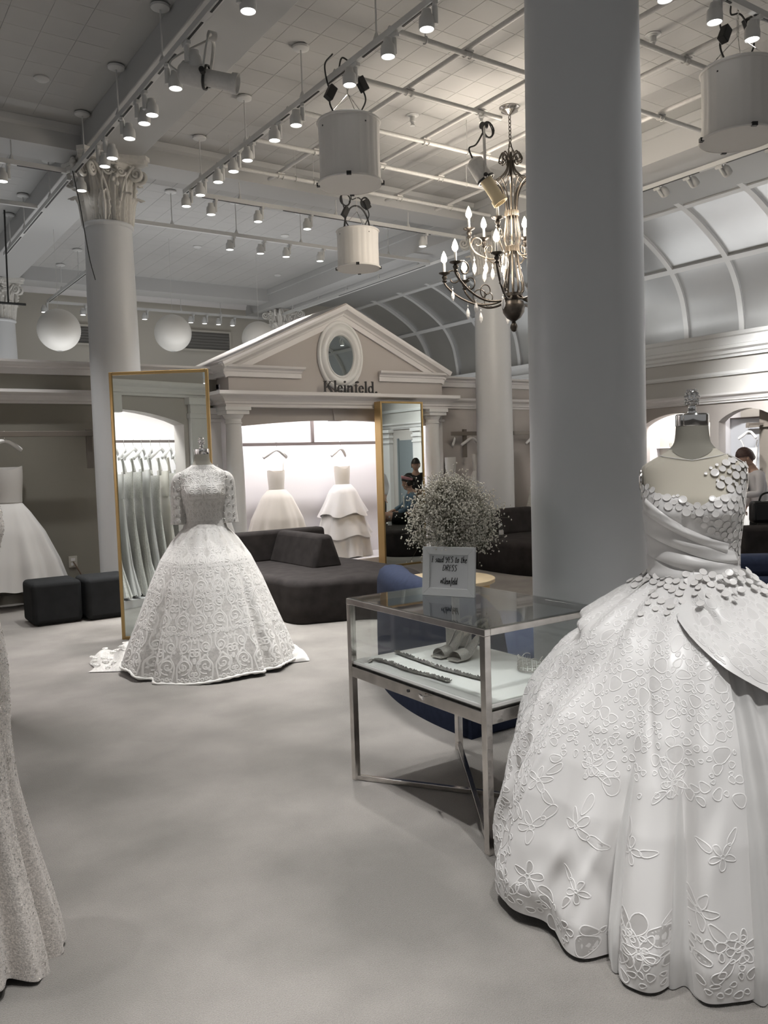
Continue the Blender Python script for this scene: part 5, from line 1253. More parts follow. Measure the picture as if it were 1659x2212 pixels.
# applied discs
def disc_mesh():
    return MB().lathe([(1.0,0),(1.03,.05),(1.01,.13),(.94,.16),(.87,.135),(.4,.125),(.001,.125)], (0,0,0), 18, False)
dm = None; ndisc = 0
M_disc = mat('disc_satin', (.78,.755,.735), .25)
def put_disc(p, n, r):
    global dm, ndisc
    if dm is None: o = disc_mesh().build('disc', M_disc, g1, local=True, smooth=True, autos=50); dm = o.data
    else: o = link(bpy.data.objects.new('disc', dm)); o.parent = g1
    q = Vector(n).to_track_quat('Z', 'Y').to_matrix().to_4x4(); o.matrix_local = Matrix.Translation(Vector(p)) @ q @ Matrix.Diagonal((r, r, r*.85, 1)); ndisc += 1
def in_poly(x, y, P):
    c = False; j = len(P)-1
    for i in range(len(P)):
        if (P[i][1] > y) != (P[j][1] > y) and x < (P[j][0]-P[i][0])*(y-P[i][1])/(P[j][1]-P[i][1])+P[i][0]: c = not c
        j = i
    return c
def surf(F, u, v, e=(.6, .004)):
    p = F(u, v); a = F(u+e[0], v)-p; b = F(u, v+e[1])-p; n = nrm(np.cross(a, b)); 
    return p, n
cl_poly = [(.118,1.532),(.10,1.515),(.055,1.487),(.03,1.468),(.06,1.455),(.075,1.43),(.095,1.40),(.12,1.39),(.172,1.40),(.174,1.50),(.15,1.53)]
placed.clear(); tries = []
tors_f = lambda th, z: torso(th, z, .0075)
for rad, cnt in ((.0145, 420), (.0115, 1300), (.0085, 2600), (.0058, 2200)):
    for k in range(cnt):
        th = rnd.uniform(-100, 110); z = rnd.uniform(1.10, 1.535); p = torso(th, z, .0); x = float(p[0]); zt_ = float(ztop(th)); ok = False
        if th > -20 and z < zt_+.004 and z > 1.235-.62*(x-.10) and x > -.03+(1.37-z)*.75: ok = True     # right of the sash
        if th > 48 and z < zt_: ok = True
        if x < .03 and zt_-.045 < z < zt_+.006: ok = True
        if in_poly(x, z, cl_poly) and th < 110: ok = True
        if not ok or ndisc > 212: continue
        if not free(th*PI/180*.16+5, z, rad*.93): continue
        pp, n = surf(tors_f, th, z); put_disc(pp, n, rad)
for rad, cnt in ((.0135, 240), (.0105, 500), (.0075, 500)):
    for k in range(cnt):
        th = rnd.uniform(-105, 75); t = abs(rnd.gauss(.022, .022)); 
        if -34 < th < -8 and rnd.random() < .5: t = rnd.uniform(.02, .12)
        if t > .14 or ndisc > 297: continue
        Rm = float(np.interp(t, R1t, R1r))
        if not free(th*PI/180*.2-5, t*1.6, rad*.88): continue
        pp, n = surf(lambda a, b: skirt1(a, b, .006) if a < -4 else skirt1(a, b, .028), th, t, (1.5, .01)); put_disc(pp, nrm(n*np.sign(n[0]*pp[0]+n[1]*pp[1])), rad)
# ---- gown 2: lace ballgown with sleeves
G2 = (2.467, 6.087, 0); RZ2 = math.atan2(-.376, .927)
make_form(G2, RZ2, 'linen dress form with chrome finial wearing the lace ballgown')
g2 = thing('bridal_gown', 'white lace ballgown with elbow sleeves standing before the tall gold mirror', 'gown', G2, RZ2)
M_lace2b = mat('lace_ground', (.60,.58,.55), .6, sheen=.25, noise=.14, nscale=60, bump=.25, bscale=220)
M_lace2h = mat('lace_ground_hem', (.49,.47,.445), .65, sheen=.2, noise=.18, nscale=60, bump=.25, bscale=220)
M_lace2 = mat('lace_scroll', (.72,.70,.67), .55, sheen=.3)
TH, ZZ = np.meshgrid(np.linspace(-180, 180, 96, endpoint=False), np.linspace(1.05, 1.555, 34))
def tor2(th, z, off=0.0): 
    p = torso(th, z, .006+off); return p
MB().grid(tor2(TH, ZZ), closev=True).build('bodice', M_lace2b, g2, local=True, smooth=True)
R2t = [0,.05,.12,.25,.42,.58,.75,.88,1.0]; R2r = [.135,.185,.25,.345,.43,.495,.565,.62,.66]
def skirt2(th, t, off=0.0):
    th = np.asarray(th, float); t = np.asarray(t, float); R = np.interp(np.clip(t,0,1.02), R2t, R2r)
    for c, w_, a in ((38,3,-.05),(32,5,.03),(46,6,.03),(-35,5,.03),(-43,4,-.05),(-52,6,.025),(5,18,.02),(-75,9,.03),(75,9,.03),(-110,9,-.04),(110,9,-.04),(150,10,.05),(-150,10,.05)):
        R = R+a*np.exp(-((th-c)/w_)**2)*smooth01(.2,1,t)
    R = R+.006*np.sin(np.radians(th*16))*np.exp(-((t-.1)/.1)**2)+.007*np.sin(np.radians(th*7)+t*2)*t+off
    a = np.radians(th); zh = .02+.018*np.sin(np.radians(th*4))+.03*smooth01(36,50,th)+.02*smooth01(-44,-60,th); return np.stack([R*np.sin(a), -R*np.cos(a)*.98, 1.10*(1-t)+zh*t], -1)
TH, TT = np.meshgrid(np.linspace(-180, 180, 240, endpoint=False), np.linspace(0, 1, 60))
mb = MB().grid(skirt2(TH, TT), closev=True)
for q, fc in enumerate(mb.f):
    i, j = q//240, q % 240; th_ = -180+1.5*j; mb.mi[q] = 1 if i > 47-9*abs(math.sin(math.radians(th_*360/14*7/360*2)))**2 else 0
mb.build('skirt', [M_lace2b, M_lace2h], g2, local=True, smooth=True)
MB().tube(skirt2(np.linspace(-180,180,240,endpoint=False), np.ones(240), .002), [.010+.003*math.sin(k*1.6) for k in range(240)], 6, closed=True).build('scalloped_hem', M_lace2, g2, local=True, smooth=True)
def spir(cx, cz, r, turns, a0, s, n=26, r1=.15):
    k = np.linspace(0, 1, n); rr = r*(1-(1-r1)*k); a = a0+s*2*PI*turns*k; return np.stack([cx+rr*np.cos(a), cz+rr*np.sin(a)], 1)
def motif():
    L = []
    for s in (-1, 1):
        def m(P): Q = np.array(P, float); Q[:,0] *= s; return Q
        L += [m(spir(.062,.10,.058,1.6,-PI*.55,1)), m(spir(.055,.235,.040,1.5,-PI*.6,1,22)), m(spir(.125,.19,.035,1.4,PI*.9,-1,20)), m(spir(.13,.045,.032,1.4,PI*.6,1,20))]
        L += [m(catmull([(.02,.0,0),(.012,.10,0),(.05,.17,0),(.015,.24,0),(.02,.32,0)], 5)[:,:2]), m(catmull([(.10,.04,0),(.125,.11,0),(.10,.16,0),(.115,.26,0),(.09,.31,0)], 5)[:,:2])]
        for q in range(4): a = .5+q*.5; L.append(m(catmull([(.085+.02*math.cos(a),.30+.012*q*0+.02*math.sin(a),0),(.085+.045*math.cos(a),.30+.045*math.sin(a),0),(.09+.06*math.cos(a+.2),.30+.06*math.sin(a+.2),0)], 4)[:,:2]))
        for q in range(5): L.append(m(spir(.03+.028*q,.005+.006*(q % 2),.010,.95,0,1,9,1)))
    return L
MO = motif(); loops = []
def stamp(th0, t0, sc_, met, flip=1):
    for Q in MO: loops.append((np.stack([th0+Q[:,0]*sc_/met[0], t0-flip*Q[:,1]*sc_/met[1]], 1), met))
    for Q in M_LEAF: leafs.append((np.stack([th0+Q[:,0]*sc_/met[0], t0-flip*Q[:,1]*sc_/met[1]], 1), met))
M_LEAF = []
for s in (-1, 1):
    for cx_, cz_, a_, l_ in ((.03,.06,.9,.05),(.10,.13,2.2,.045),(.03,.20,1.2,.045),(.08,.27,.4,.05),(.14,.12,1.5,.04),(.14,.26,2.0,.045),(.02,.29,1.4,.05),(.095,.075,.2,.035),(.07,.165,2.7,.035),(.12,.31,1.1,.04)):
        k = np.linspace(0, 1, 9); L_ = np.stack([s*(cx_+l_*k*math.cos(a_)+.008*np.sin(PI*k)), cz_+l_*k*math.sin(a_)+.006*np.sin(2*PI*k)], 1); M_LEAF.append(L_)
leafs = []
for t0, sc_, n, ph in ((.985,1.0,14,2),(.70,.95,12,15),(.47,.85,11,2),(.28,.62,11,17),(.155,.42,12,0)):
    Rm = float(np.interp(t0-.06, R2t, R2r)); met = (Rm*PI/180, 1.14)
    for k in range(n):
        th = -180+360*(k+.0)/n+ph
        if abs((th+180) % 360-180) > 118: continue
        stamp(th, t0, sc_, met)
for k in range(420):
    th, t0 = rnd.uniform(-110,110), rnd.uniform(.04,.9)
    if t0 < .66 or rnd.random() < .5:
        met = (float(np.interp(t0, R2t, R2r))*PI/180, 1.14); L_ = rnd.choice(M_LEAF); c_ = rnd.uniform(.6,1.1)
        leafs.append((np.stack([th+(L_[:,0]-L_[0,0])*c_/met[0], t0+(L_[:,1]-L_[0,1])*c_/met[1]], 1), met))
mb = MB(); ribbon_loops(mb, skirt2, loops, .0064, .0022, closed=False); ribbon_loops(mb, skirt2, leafs, .0095, .0018, closed=False); mb.build('lace_scrolls', M_lace2, g2, local=True, smooth=True, kind='stuff')
loops = []
for z0, sc_, ths in ((1.30,.50,(-40,0,40)),(1.40,.40,(-60,-22,22,60)),(1.13,.42,(-50,0,50))):
    for th in ths:
        for Q in MO: loops.append((np.stack([th+Q[:,0]*sc_/(.15*PI/180), z0+Q[:,1]*sc_], 1), (.15*PI/180, 1.0)))
mb = MB(); ribbon_loops(mb, lambda a, b, o: tor2(a, b, o), loops, .0034, .0022, closed=False); mb.build('lace_scrolls', M_lace2, g2, local=True, smooth=True, kind='stuff')
M_net = sheer('lace_net', (.72,.70,.66), .72)
for s in (-1, 1):
    C = catmull([(s*.145,.0,1.485),(s*.178,-.005,1.44),(s*.188,-.01,1.36),(s*.188,-.02,1.25),(s*.188,-.03,1.16),(s*.19,-.035,1.10)], 6); n = len(C)
    rr = [.030+.022*math.sin(PI*min(1, k/8)/2)+.012*(k/n)**2 for k in range(n)]
    MB().tube(C, rr, 20, cap=False, flat=(.8,1.1)).build('sleeve', M_lace2b, g2, local=True, smooth=True)
    mb = MB()
    for j in range(7):
        for k in range(3):
            c = C[3+j*4 if 3+j*4 < n else n-1]; r_ = rr[min(n-1, 3+j*4)]+.003; a = -PI/2+(k-1)*.9
            sp = spir(0,0,.016,1.4,j,1 if k % 2 else -1,16); ea = np.array((.8*math.cos(a)*s, 1.1*math.sin(a), 0)); ta = np.array((-math.sin(a)*s, math.cos(a), 0))
            mb.tube([c+ea*r_+ta*p[0]+np.array((0,0,p[1])) for p in sp], .0028, 4)
    mb.build('sleeve_lace', M_lace2, g2, local=True, smooth=True, kind='stuff')
# train
P = []
for i in range(40):
    u = i/39; row = []
    for j in range(26):
        v = j/25; x = -.50-.42*u; y = -.12+.62*v+.1*u; h = .13*math.sin(PI*v)**.7*(1-u)**.5*(1+.35*math.sin(u*15+v*4)+.2*math.sin(v*17+u*6))+.006
        row.append((x+.03*math.sin(v*9), y, max(.006, h)))
    P.append(row)
MB().grid(P, flip=True).build('train', M_lace2b, g2, local=True, smooth=True)
mb = MB()
for k in range(40):
    u, v = rnd.random(), rnd.uniform(.1,.9); i, j = int(u*38)+1, int(v*24); p = np.array(P[i][j]); sp = spir(0,0,.03,1.4,k,1,16)
    mb.tube([p+np.array((q[0],q[1],.008)) for q in sp], .004, 4)
mb.build('train_lace', M_lace2, g2, local=True, kind='stuff')
P = []
for i in range(24):
    a = PI*i/23; row = []
    for j in range(16): 
        v = j/15; row.append((.56+.19*v, -.12+.14*math.cos(a)*(1-.2*v), .006+.10*math.sin(a)*(1-v**3*.9)*(1+.25*math.sin(i*.9+j*.8))))
    P.append(row)
MB().grid(P).build('train_end', M_lace2, g2, local=True, smooth=True)
# ---- gown 3: sequinned column gown at the left edge
G3 = (.305, 2.86, 0); RZ3 = math.atan2(-.121, .993)
form3 = make_form(G3, RZ3, 'dress form at the left edge, mostly hidden by the sequinned gown'); form3.scale = (.84, .84, 1)
for ch in [c for c in form3.children if c.name.startswith('arm_plate')]: bpy.data.objects.remove(ch)
g3 = thing('bridal_gown', 'fitted silvery sequinned gown cut off by the left edge', 'gown', G3, RZ3)
M_seq = mat('sequin_cloth', (.62,.575,.535), .42, metal=.12, noise=.30, nscale=170, bump=.55, bscale=230, sheen=.2)
M_spk = mat('sequin', (.85,.82,.78), .12, metal=.9)
TZ3 = [0,.10,.25,.40,.55,.72,.86,.95,1.05,1.15,1.25,1.36,1.43]; TR3 = [.222,.212,.194,.178,.165,.159,.163,.161,.148,.136,.148,.174,.168]
def gown3(th, z, off=0.0):
    R = np.interp(z, TZ3, TR3)+off; f = smooth01(.75, 0, z); R = R*(1+.26*f*np.maximum(0, np.cos(np.radians(th-35))))+f*(.030*np.sin(np.radians(th*11))+.014*np.sin(np.radians(th*23+30)))
    a = np.radians(th); fl = np.interp(z, [0,.6,.9,1.43], [1,.92,.88,.88]); return np.stack([R*np.sin(a), -R*np.cos(a)*fl, z+.012+.02*f*f*np.sin(np.radians(th*5))], -1)
TH, ZZ = np.meshgrid(np.linspace(-180, 180, 260, endpoint=False), np.linspace(0, 1.43, 80))
MB().grid(gown3(TH, ZZ), closev=True).build('gown_body', M_seq, g3, local=True, smooth=True)
mb = MB()
for k in range(5200):
    th = rnd.uniform(0, 125); z = rnd.uniform(.0, 1.42)
    p = gown3(th, z, .0015); r = rnd.uniform(.0012,.0027); q = rnd.uniform(0, 3); a = np.radians(th+rnd.uniform(-40,40)); tz = rnd.uniform(-.6,.6)
    n = nrm((math.sin(a), -math.cos(a), tz)); u = nrm(np.cross(n, (0,0,1))); v = np.cross(n, u)
    mb.add([p+u*r, p+v*r, p-u*r, p-v*r], [(0,1,2,3)])
mb.build('sequins', M_spk, g3, local=True, kind='stuff')
tag(MB().sphere((.555,2.86,.05), .02, 16, 10, (1,1,1.4)).lathe([(.024,0),(.026,.016),(.016,.028)], (.555,2.86,.0), 18).build('form_caster', M_bronze, smooth=True), 'dark metal caster foot beside the hem of the sequinned gown', 'caster')
# ------------------------------------------------------------------ hanging gowns
def make_hanger(loc, rz, label, group=None, drop=.0):
    """loc = point on the rail where the hook hangs"""
    t = thing('clothes_hanger', label, 'hanger', loc, rz, group)
    for s in (-1, 1):
        C = catmull([(0,0,-.105),(s*.05,0,-.115),(s*.12,.01,-.155),(s*.195,.03,-.20),(s*.215,.035,-.215)], 5)
        MB().tube(C, [.016+.006*math.sin(PI*k/len(C)*.8) for k in range(len(C))], 8, flat=(.75,1.25)).build('shoulder_arm', M_hang, t, local=True, smooth=True)
    MB().tube([(.022*math.cos(a)-.0, 0, -.018+.022*math.sin(a)) for a in np.linspace(-PI*.1, PI, 12)][::-1]+[(.02,0,-.035),(.005,0,-.055),(0,0,-.11)], .0035, 6).build('hook', M_chrome, t, local=True, smooth=True)
    return t
def hung_gown(loc, rz, label, m, zt_, zw, zb, bw, ww, prof, strap=None, folds=9, tiers=(), cup=True, lace=None, group=None, fl=.60):
    """gown hanging below a hanger; loc=(x,y) ; zt_=bodice top, zw=waist, zb=hem; prof=[(fraction,radius)] of the skirt"""
    t = thing('hanging_gown', label, 'gown', (loc[0], loc[1], 0), rz, group); rn = random.Random(int(loc[0]*977+loc[1]*31))
    TH, U = np.meshgrid(np.linspace(-180,180,48,endpoint=False), np.linspace(0,1,14))
    top = zt_+ (0.035*np.cos(np.radians(TH*2))*-1*np.exp(-(TH/70)**2) if cup else 0*TH); top = top-.02*np.abs(np.sin(np.radians(TH)))*0
    Z_ = zw+(top-zw)*U; a = ww+(bw-ww)*smooth01(0,.85,U); b = a*min(.62, fl+.1)
    MB().grid(np.stack([a*np.sin(np.radians(TH)), -b*np.cos(np.radians(TH)), Z_], -1), closev=True).build('bodice', lace or m, t, local=True, smooth=True)
    TH, U = np.meshgrid(np.linspace(-180,180,120,endpoint=False), np.linspace(0,1,34))
    R = np.interp(U, [p[0] for p in prof], [p[1] for p in prof]); ph = rn.uniform(0,360)
    R = R*(1+.10*U*np.sin(np.radians(TH*folds+ph+30*np.sin(np.radians(TH*2))))+.05*U*np.sin(np.radians(TH*(folds*2+1)+ph*2)))
    Z_ = zw+(zb-zw)*U+.015*np.sin(np.radians(TH*folds+ph))*U
    MB().grid(np.stack([R*np.sin(np.radians(TH)), -R*np.cos(np.radians(TH))*fl, Z_], -1), closev=True, flip=True).build('skirt', m, t, local=True, smooth=True)
    for u0, u1, ex in tiers:
        TH, U = np.meshgrid(np.linspace(-180,180,120,endpoint=False), np.linspace(u0,u1,12)); R = np.interp(U, [p[0] for p in prof], [p[1] for p in prof])*(1+ex*(U-u0)/(u1-u0)+.012)
        R = R*(1+.07*np.sin(np.radians(TH*(folds+2)+ph))*(U-u0)/(u1-u0)); Z_ = zw+(zb-zw)*U+.03*np.sin(np.radians(TH*5+ph))*(U-u0)/(u1-u0)
        MB().grid(np.stack([R*np.sin(np.radians(TH)), -R*np.cos(np.radians(TH))*.62, Z_], -1), closev=True, flip=True).build('skirt_tier', m, t, local=True, smooth=True)
    if strap:
        for s, top in strap:
            MB().tube(catmull([(s*bw*.75,-.03,zt_+.0),(s*(bw*.85),-.02,(zt_+top)/2),(s*.15,0,top)], 6), .009, 6, flat=(1.8,.4)).build('shoulder_strap', m, t, local=True, smooth=True)
    return t
def rail_wall(label, x0, x1, y, z, posts, yw):
    t = thing('clothes_rail', label, 'rail', (x0, y, z)); 
    MB().box(x0, x1, y-.02, y+.02, z-.032, z+.032).build('bar', M_rail2, t, bevel=.004)
    for xp, z0, z1 in posts: MB().box(xp-.035, xp+.035, y+.021, y+.06, z0, z1).box(xp-.02, xp+.02, y+.06, yw, z-.02, z+.02).build('bracket', M_rail2, t, bevel=.004)
    return t
M_rail2 = mat('taupe_rail', (.20,.175,.15), .5)
rail_wall('taupe wall rail over the left wall gown and ottomans', .95, 2.78, 10.18, 1.975, [(2.72,1.56,2.03)], 10.4)
rail_wall('brown wall rail right of the pavilion carrying two white gowns', 8.30, 9.05, 10.18, 1.93, [(8.60,1.55,2.0)], 10.4)
rail_wall('brown wall rail in the gap between the two right columns', 9.62, 10.75, 10.18, 1.93, [(10.3,1.55,2.0)], 10.4)
rail_wall('short rail left of the pavilion behind the lace ballgown', 3.55, 4.16, 10.18, 1.93, [(3.9,1.6,2.0)], 10.4)
bell = [(0,.13),(.12,.22),(.35,.36),(.7,.50),(1,.58)]
make_hanger((1.77,10.18,2.005), .3, 'white hanger on the left wall rail at the left edge')
hung_gown((1.77,10.10), 0, 'white strapless tulle gown hanging on the left wall', M_whited, 1.60, 1.20, .22, .16, .14, bell)
make_hanger((5.47,10.70,1.845), .2, 'white hanger above the ivory one shoulder gown in the pavilion')
hung_gown((5.46,10.72), 0, 'ivory one shoulder ballgown hanging at left inside the pavilion', M_ivory, 1.44, 1.17, .12, .135, .12, [(0,.14),(.1,.24),(.4,.40),(.7,.48),(1,.52)], strap=((1,1.62),), folds=8)
make_hanger((6.55,10.70,1.845), .5, 'white hanger above the tiered white gown in the pavilion')
hung_gown((6.58,10.72), 0, 'white tiered strapless ballgown hanging at right inside the pavilion', M_whited, 1.47, 1.2, .10, .135, .12, [(0,.14),(.1,.24),(.4,.34),(.7,.41),(1,.46)], folds=7, tiers=((.12,.42,.18),(.42,.72,.12)), lace=M_ivory)
make_hanger((8.72,10.18,1.96), .15, 'white hanger over the sweetheart gown right of the pavilion')
hung_gown((8.80,10.10), 0, 'white sweetheart gown hanging between pavilion and column', M_whited, 1.59, 1.33, .15, .145, .125, [(0,.13),(.12,.22),(.4,.34),(.75,.40),(1,.43)], fl=.5)
make_hanger((8.36,10.18,1.96), .9, 'white hanger beside the pavilion right column')
hung_gown((8.28,10.2), .6, 'white strapless gown hanging close to the pavilion right column', M_whited, 1.56, 1.30, .15, .13, .12, [(0,.12),(.3,.13),(.8,.15),(1,.16)], cup=False)
make_hanger((10.05,10.18,1.96), .5, 'white hanger in the gap between the two right columns')
hung_gown((10.12,10.10), 0, 'white beaded gown hanging between the two right columns', M_grayd, 1.56, 1.22, .15, .13, .12, [(0,.13),(.3,.2),(.8,.34),(1,.42)])
make_hanger((3.98,10.18,1.96), 1.1, 'white hanger seen just right of the tall gold mirror')
hung_gown((4.10,9.9), 0, 'white tulle skirted gown hanging behind the lace ballgown sleeve', M_whited, 1.55, 1.25, .3, .12, .11, [(0,.12),(.2,.2),(.6,.30),(1,.42)])
# gowns in the side niche, seen in the tall mirror
tr = thing('clothes_rail', 'dark rail in the white niche reflected in the tall gold mirror', 'rail', (.33, 5.6, 1.855))
MB().box(.315,.345,5.40,7.3,1.84,1.87).build('bar', M_rail, tr); MB().box(.29,.37,5.385,5.40,1.80,1.91).build('end_plate', M_chrome, tr)
for k, (y, zt_, col_) in enumerate(((5.50,1.50,M_grayd),(5.61,1.47,M_grayd),(5.74,1.50,M_ivory),(5.87,1.45,M_grayd),(5.99,1.52,M_whited),(6.10,1.5,M_grayd),(6.22,1.5,M_grayd),(6.34,1.48,M_whited),(6.47,1.5,M_grayd),(6.6,1.5,M_grayd))):
    make_hanger((.33,y,1.87), PI/2*.45+.16*(k % 3), 'white hanger, %s from the right on the reflected niche rail' % ORD[k], 'hangers in the side niche')
    hung_gown((.36,y), PI/2*.1, 'pale beaded gown, %s from the right in the reflected niche' % ORD[k], col_, zt_, 1.2, .12, .15, .13, [(0,.135),(.3,.19),(.7,.29),(1,.40+.05*(k % 3))], strap=((1,1.66),(-1,1.66)), folds=7, group='gowns in the side niche', fl=.125)
# ------------------------------------------------------------------ people
def skin(name, pts, edges, rad, m, parent, subd=2, root=0, smooth=True):
    """continuous body: one vertex per joint, radius per vertex"""
    me = bpy.data.meshes.new(name); me.from_pydata([tuple(p) for p in pts], edges, []); o = link(bpy.data.objects.new(name, me)); o.parent = parent
    me.materials.append(m)
    mod = o.modifiers.new('skin', 'SKIN'); mod.use_smooth_shade = True
    sv = me.skin_vertices[0].data
    for i, r in enumerate(rad): sv[i].radius = (r, r) if np.isscalar(r) else r; sv[i].use_root = (i == root)
    s = o.modifiers.new('sub', 'SUBSURF'); s.levels = subd; s.render_levels = subd
    return o
def person(loc, rz, label, J, skin_m, hair_m, cloth, hair='short', legs_m=None, shoes_m=None, top_len=1.0, sleeve=1.0, extra=None):
    """J: joint positions in local space, +x is forward; cloth = (top material, bottom material)"""
    t = thing('person', label, 'person', loc, rz); V = {k: np.array(v, float) for k, v in J.items()}
    names, pts, rad = [], [], []
    def add(n, p, r): names.append(n); pts.append(np.array(p, float)); rad.append(r); return len(pts)-1
    up = nrm(V['head']-V['neck']); fw = V['face']/np.linalg.norm(V['face']); fw = nrm(fw-up*np.dot(fw, up)); sd = np.cross(up, fw)
    E = []
    p0 = add('pelvis', V['pelvis'], (.115,.085)); p1 = add('waist', V['waist'], (.095,.075)); p2 = add('chest', V['chest'], (.085,.07)); p3 = add('neckb', V['neck'], .052); p4 = add('neckt', V['neck']*.45+V['head']*.55-up*.02, .050)
    E += [(p0,p1),(p1,p2),(p2,p3),(p3,p4)]
    for s in 'lr':
        a = add('sh', V['sh'+s], .052); b = add('el', V['el'+s], .038); c = add('wr', V['wr'+s], .026); h = add('hand', V['ha'+s], .024); E += [(p2,a),(a,b),(b,c),(c,h)]
        a = add('hip', V['hip'+s], .088); b = add('kn', V['kn'+s], .058); c = add('an', V['an'+s], .036); d = add('toe', V['to'+s], .030); E += [(p0,a),(a,b),(b,c),(c,d)]
    skin('body', pts, E, rad, skin_m, t, 2)
    # head with face
    H = V['head']; mb = MB(); P = []
    nu, nv = 28, 22
    for j in range(nv):
        ph = -PI/2+PI*j/(nv-1); row = []
        for k in range(nu):
            a = 2*PI*k/nu; x, y, z = math.cos(ph)*math.cos(a), math.cos(ph)*math.sin(a), math.sin(ph)
            r = .098 if x > 0 else .102
            px, py, pz = x*r, y*.075*(1-.22*max(0, -z)), z*.118
            if x > 0:
                px += .020*math.exp(-((y/.22)**2))*math.exp(-(((z+.18)/.16)**2))          # nose
                px -= .010*math.exp(-(((abs(y)-.38)/.16)**2))*math.exp(-(((z-.06)/.12)**2))   # eye sockets
                px += .006*math.exp(-((y/.30)**2))*math.exp(-(((z+.48)/.07)**2))          # lips
                px += .008*math.exp(-((y/.3)**2))*math.exp(-(((z+.78)/.14)**2))           # chin
                px -= .012*max(0, -z-.3)
            else: py *= 1-.0*z; px *= 1-.35*max(0, -z)
            row.append(H+fw*px+sd*py+up*pz)
        P.append(row)
    mb.grid(P, closev=True); mb.build('head', skin_m, t, local=True, smooth=True)
    for s in (-1, 1):
        mb = MB(); mb.sphere(H+sd*s*.077-up*.005, .022, 10, 8, (.8,.5,1.3)); mb.build('ear', skin_m, t, local=True, smooth=True)
        mb = MB(); mb.sphere(H+fw*.0815+sd*s*.030+up*.006, .0105, 10, 8, (1,1,.7)); mb.build('eye', M_white, t, local=True, smooth=True)
        mb = MB(); mb.sphere(H+fw*.0875+sd*s*.030+up*.005, .0058, 8, 6); mb.build('iris', M_black, t, local=True, smooth=True)
        MB().tube([H+fw*.091+sd*s*.016+up*.028, H+fw*.092+sd*s*.032+up*.033, H+fw*.082+sd*s*.046+up*.027], .0035, 6).build('eyebrow', hair_m, t, local=True)
    MB().tube([H+fw*.094+sd*y-up*(.055+abs(y)*.08) for y in (-.022,-.008,0,.008,.022)], .0042, 6).build('lips', M_pinkl, t, local=True)
    P = []
    for j in range(14):
        ph = -.55+ (PI/2+.55)*j/13; row = []
        for k in range(32):
            a = 2*PI*k/32; c = math.cos(a); lo = ph
            if c > 0: lo = max(ph, .42*c**.6+.15+ (ph-.42*c**.6-.15)*(j/13 if j < 13 else 1)) if ph < .42*c**.6+.15 else ph
            x, y, z = math.cos(lo)*math.cos(a), math.cos(lo)*math.sin(a), math.sin(lo)
            b = 1+.035*math.sin(k*2.3+j*1.1)
            row.append(H+fw*(x*.108*b-.004)+sd*y*.086*b+up*(z*.13*b+.002))
        P.append(row)
    MB().grid(P, closev=True).build('hair', hair_m, t, local=True, smooth=True)
    if hair == 'bun': MB().sphere(H-fw*.115+up*.02, .045, 12, 10).build('hair_bun', hair_m, t, local=True, smooth=True)
    if hair == 'tail': MB().tube(catmull([H-fw*.095+up*.03, H-fw*.13-up*.02, H-fw*.12-up*.12, H-fw*.10-up*.2], 5), [.03,.032,.034,.036,.036,.035,.034,.033,.031,.028,.025,.022,.018,.014,.01,.006][:16], 10).build('hair_tail', hair_m, t, local=True, smooth=True)
    # hands: palm is the body's end; five separate fingers
    for s in 'lr':
        w_, h = V['wr'+s], V['ha'+s]; d = nrm(h-w_); sx = nrm(np.cross(d, (0,0,1)) if abs(d[2]) < .9 else np.cross(d, (0,1,0))); nn = np.cross(sx, d); mir = 1 if s == 'l' else -1
        for k, (o_, L_) in enumerate(((-.024,.062),(-.008,.072),(.008,.068),(.024,.054))):
            q0 = h+sx*o_; q1 = q0+d*L_*.5-nn*.012; q2 = q1+d*L_*.32-nn*.022; q3 = q2+d*L_*.15-nn*.018
            skin('finger', [q0-d*.015, q0+d*.012, q1, q2, q3], [(0,1),(1,2),(2,3),(3,4)], [.0095,.0095,.0085,.008,.0065], skin_m, t, 1)
        q0 = h-d*.03+sx*.026*mir; skin('thumb', [q0, q0+sx*.018*mir+d*.018, q0+sx*.026*mir+d*.045-nn*.01], [(0,1),(1,2)], [.011,.010,.008], skin_m, t, 1)
    # clothes
    top_m, bot_m = cloth
    pts, rad, E = [], [], []
    def ad(p, r): pts.append(np.array(p, float)); rad.append(r); return len(pts)-1
    hem = V['pelvis']*(top_len)+V['waist']*(1-top_len)
    a0 = ad(hem, (.15,.125)); a1 = ad(V['waist'], (.13,.105)); a2 = ad(V['chest'], (.12,.10)); a3 = ad(V['neck']-nrm(V['neck']-V['chest'])*.03, .068); E += [(a0,a1),(a1,a2),(a2,a3)]
    for s in 'lr':
        b0 = ad(V['sh'+s]-np.array((0,0,.015)), .060); b1 = ad(V['el'+s]*min(1, sleeve*2)+V['sh'+s]*(1-min(1, sleeve*2)), .052); E += [(a2,b0),(b0,b1)]
        if sleeve > .5: b2 = ad(V['el'+s]*(1-(sleeve-.5)*2*.94)+V['wr'+s]*(sleeve-.5)*2*.94, .040); E.append((b1,b2))
    skin('top', pts, E, rad, top_m, t, 2)
    if bot_m is not None:
        lg = J.get('short', 1.0); pts, rad, E = [], [], []
        a0 = ad(V['waist']*.3+V['pelvis']*.7, (.14,.11)); a1 = ad(V['pelvis'], (.15,.12)); E.append((a0,a1))
        for s in 'lr':
            b0 = ad(V['hip'+s], .105); E.append((a1,b0))
            if lg >= 1: b1 = ad(V['kn'+s], .075); b2 = ad(V['an'+s]+np.array((0,0,.03)), .058); E += [(b0,b1),(b1,b2)]
            else: b1 = ad(V['hip'+s]*(1-lg)+V['kn'+s]*lg, .095); E.append((b0,b1))
        skin('trousers' if lg >= 1 else 'shorts', pts, E, rad, bot_m, t, 2)
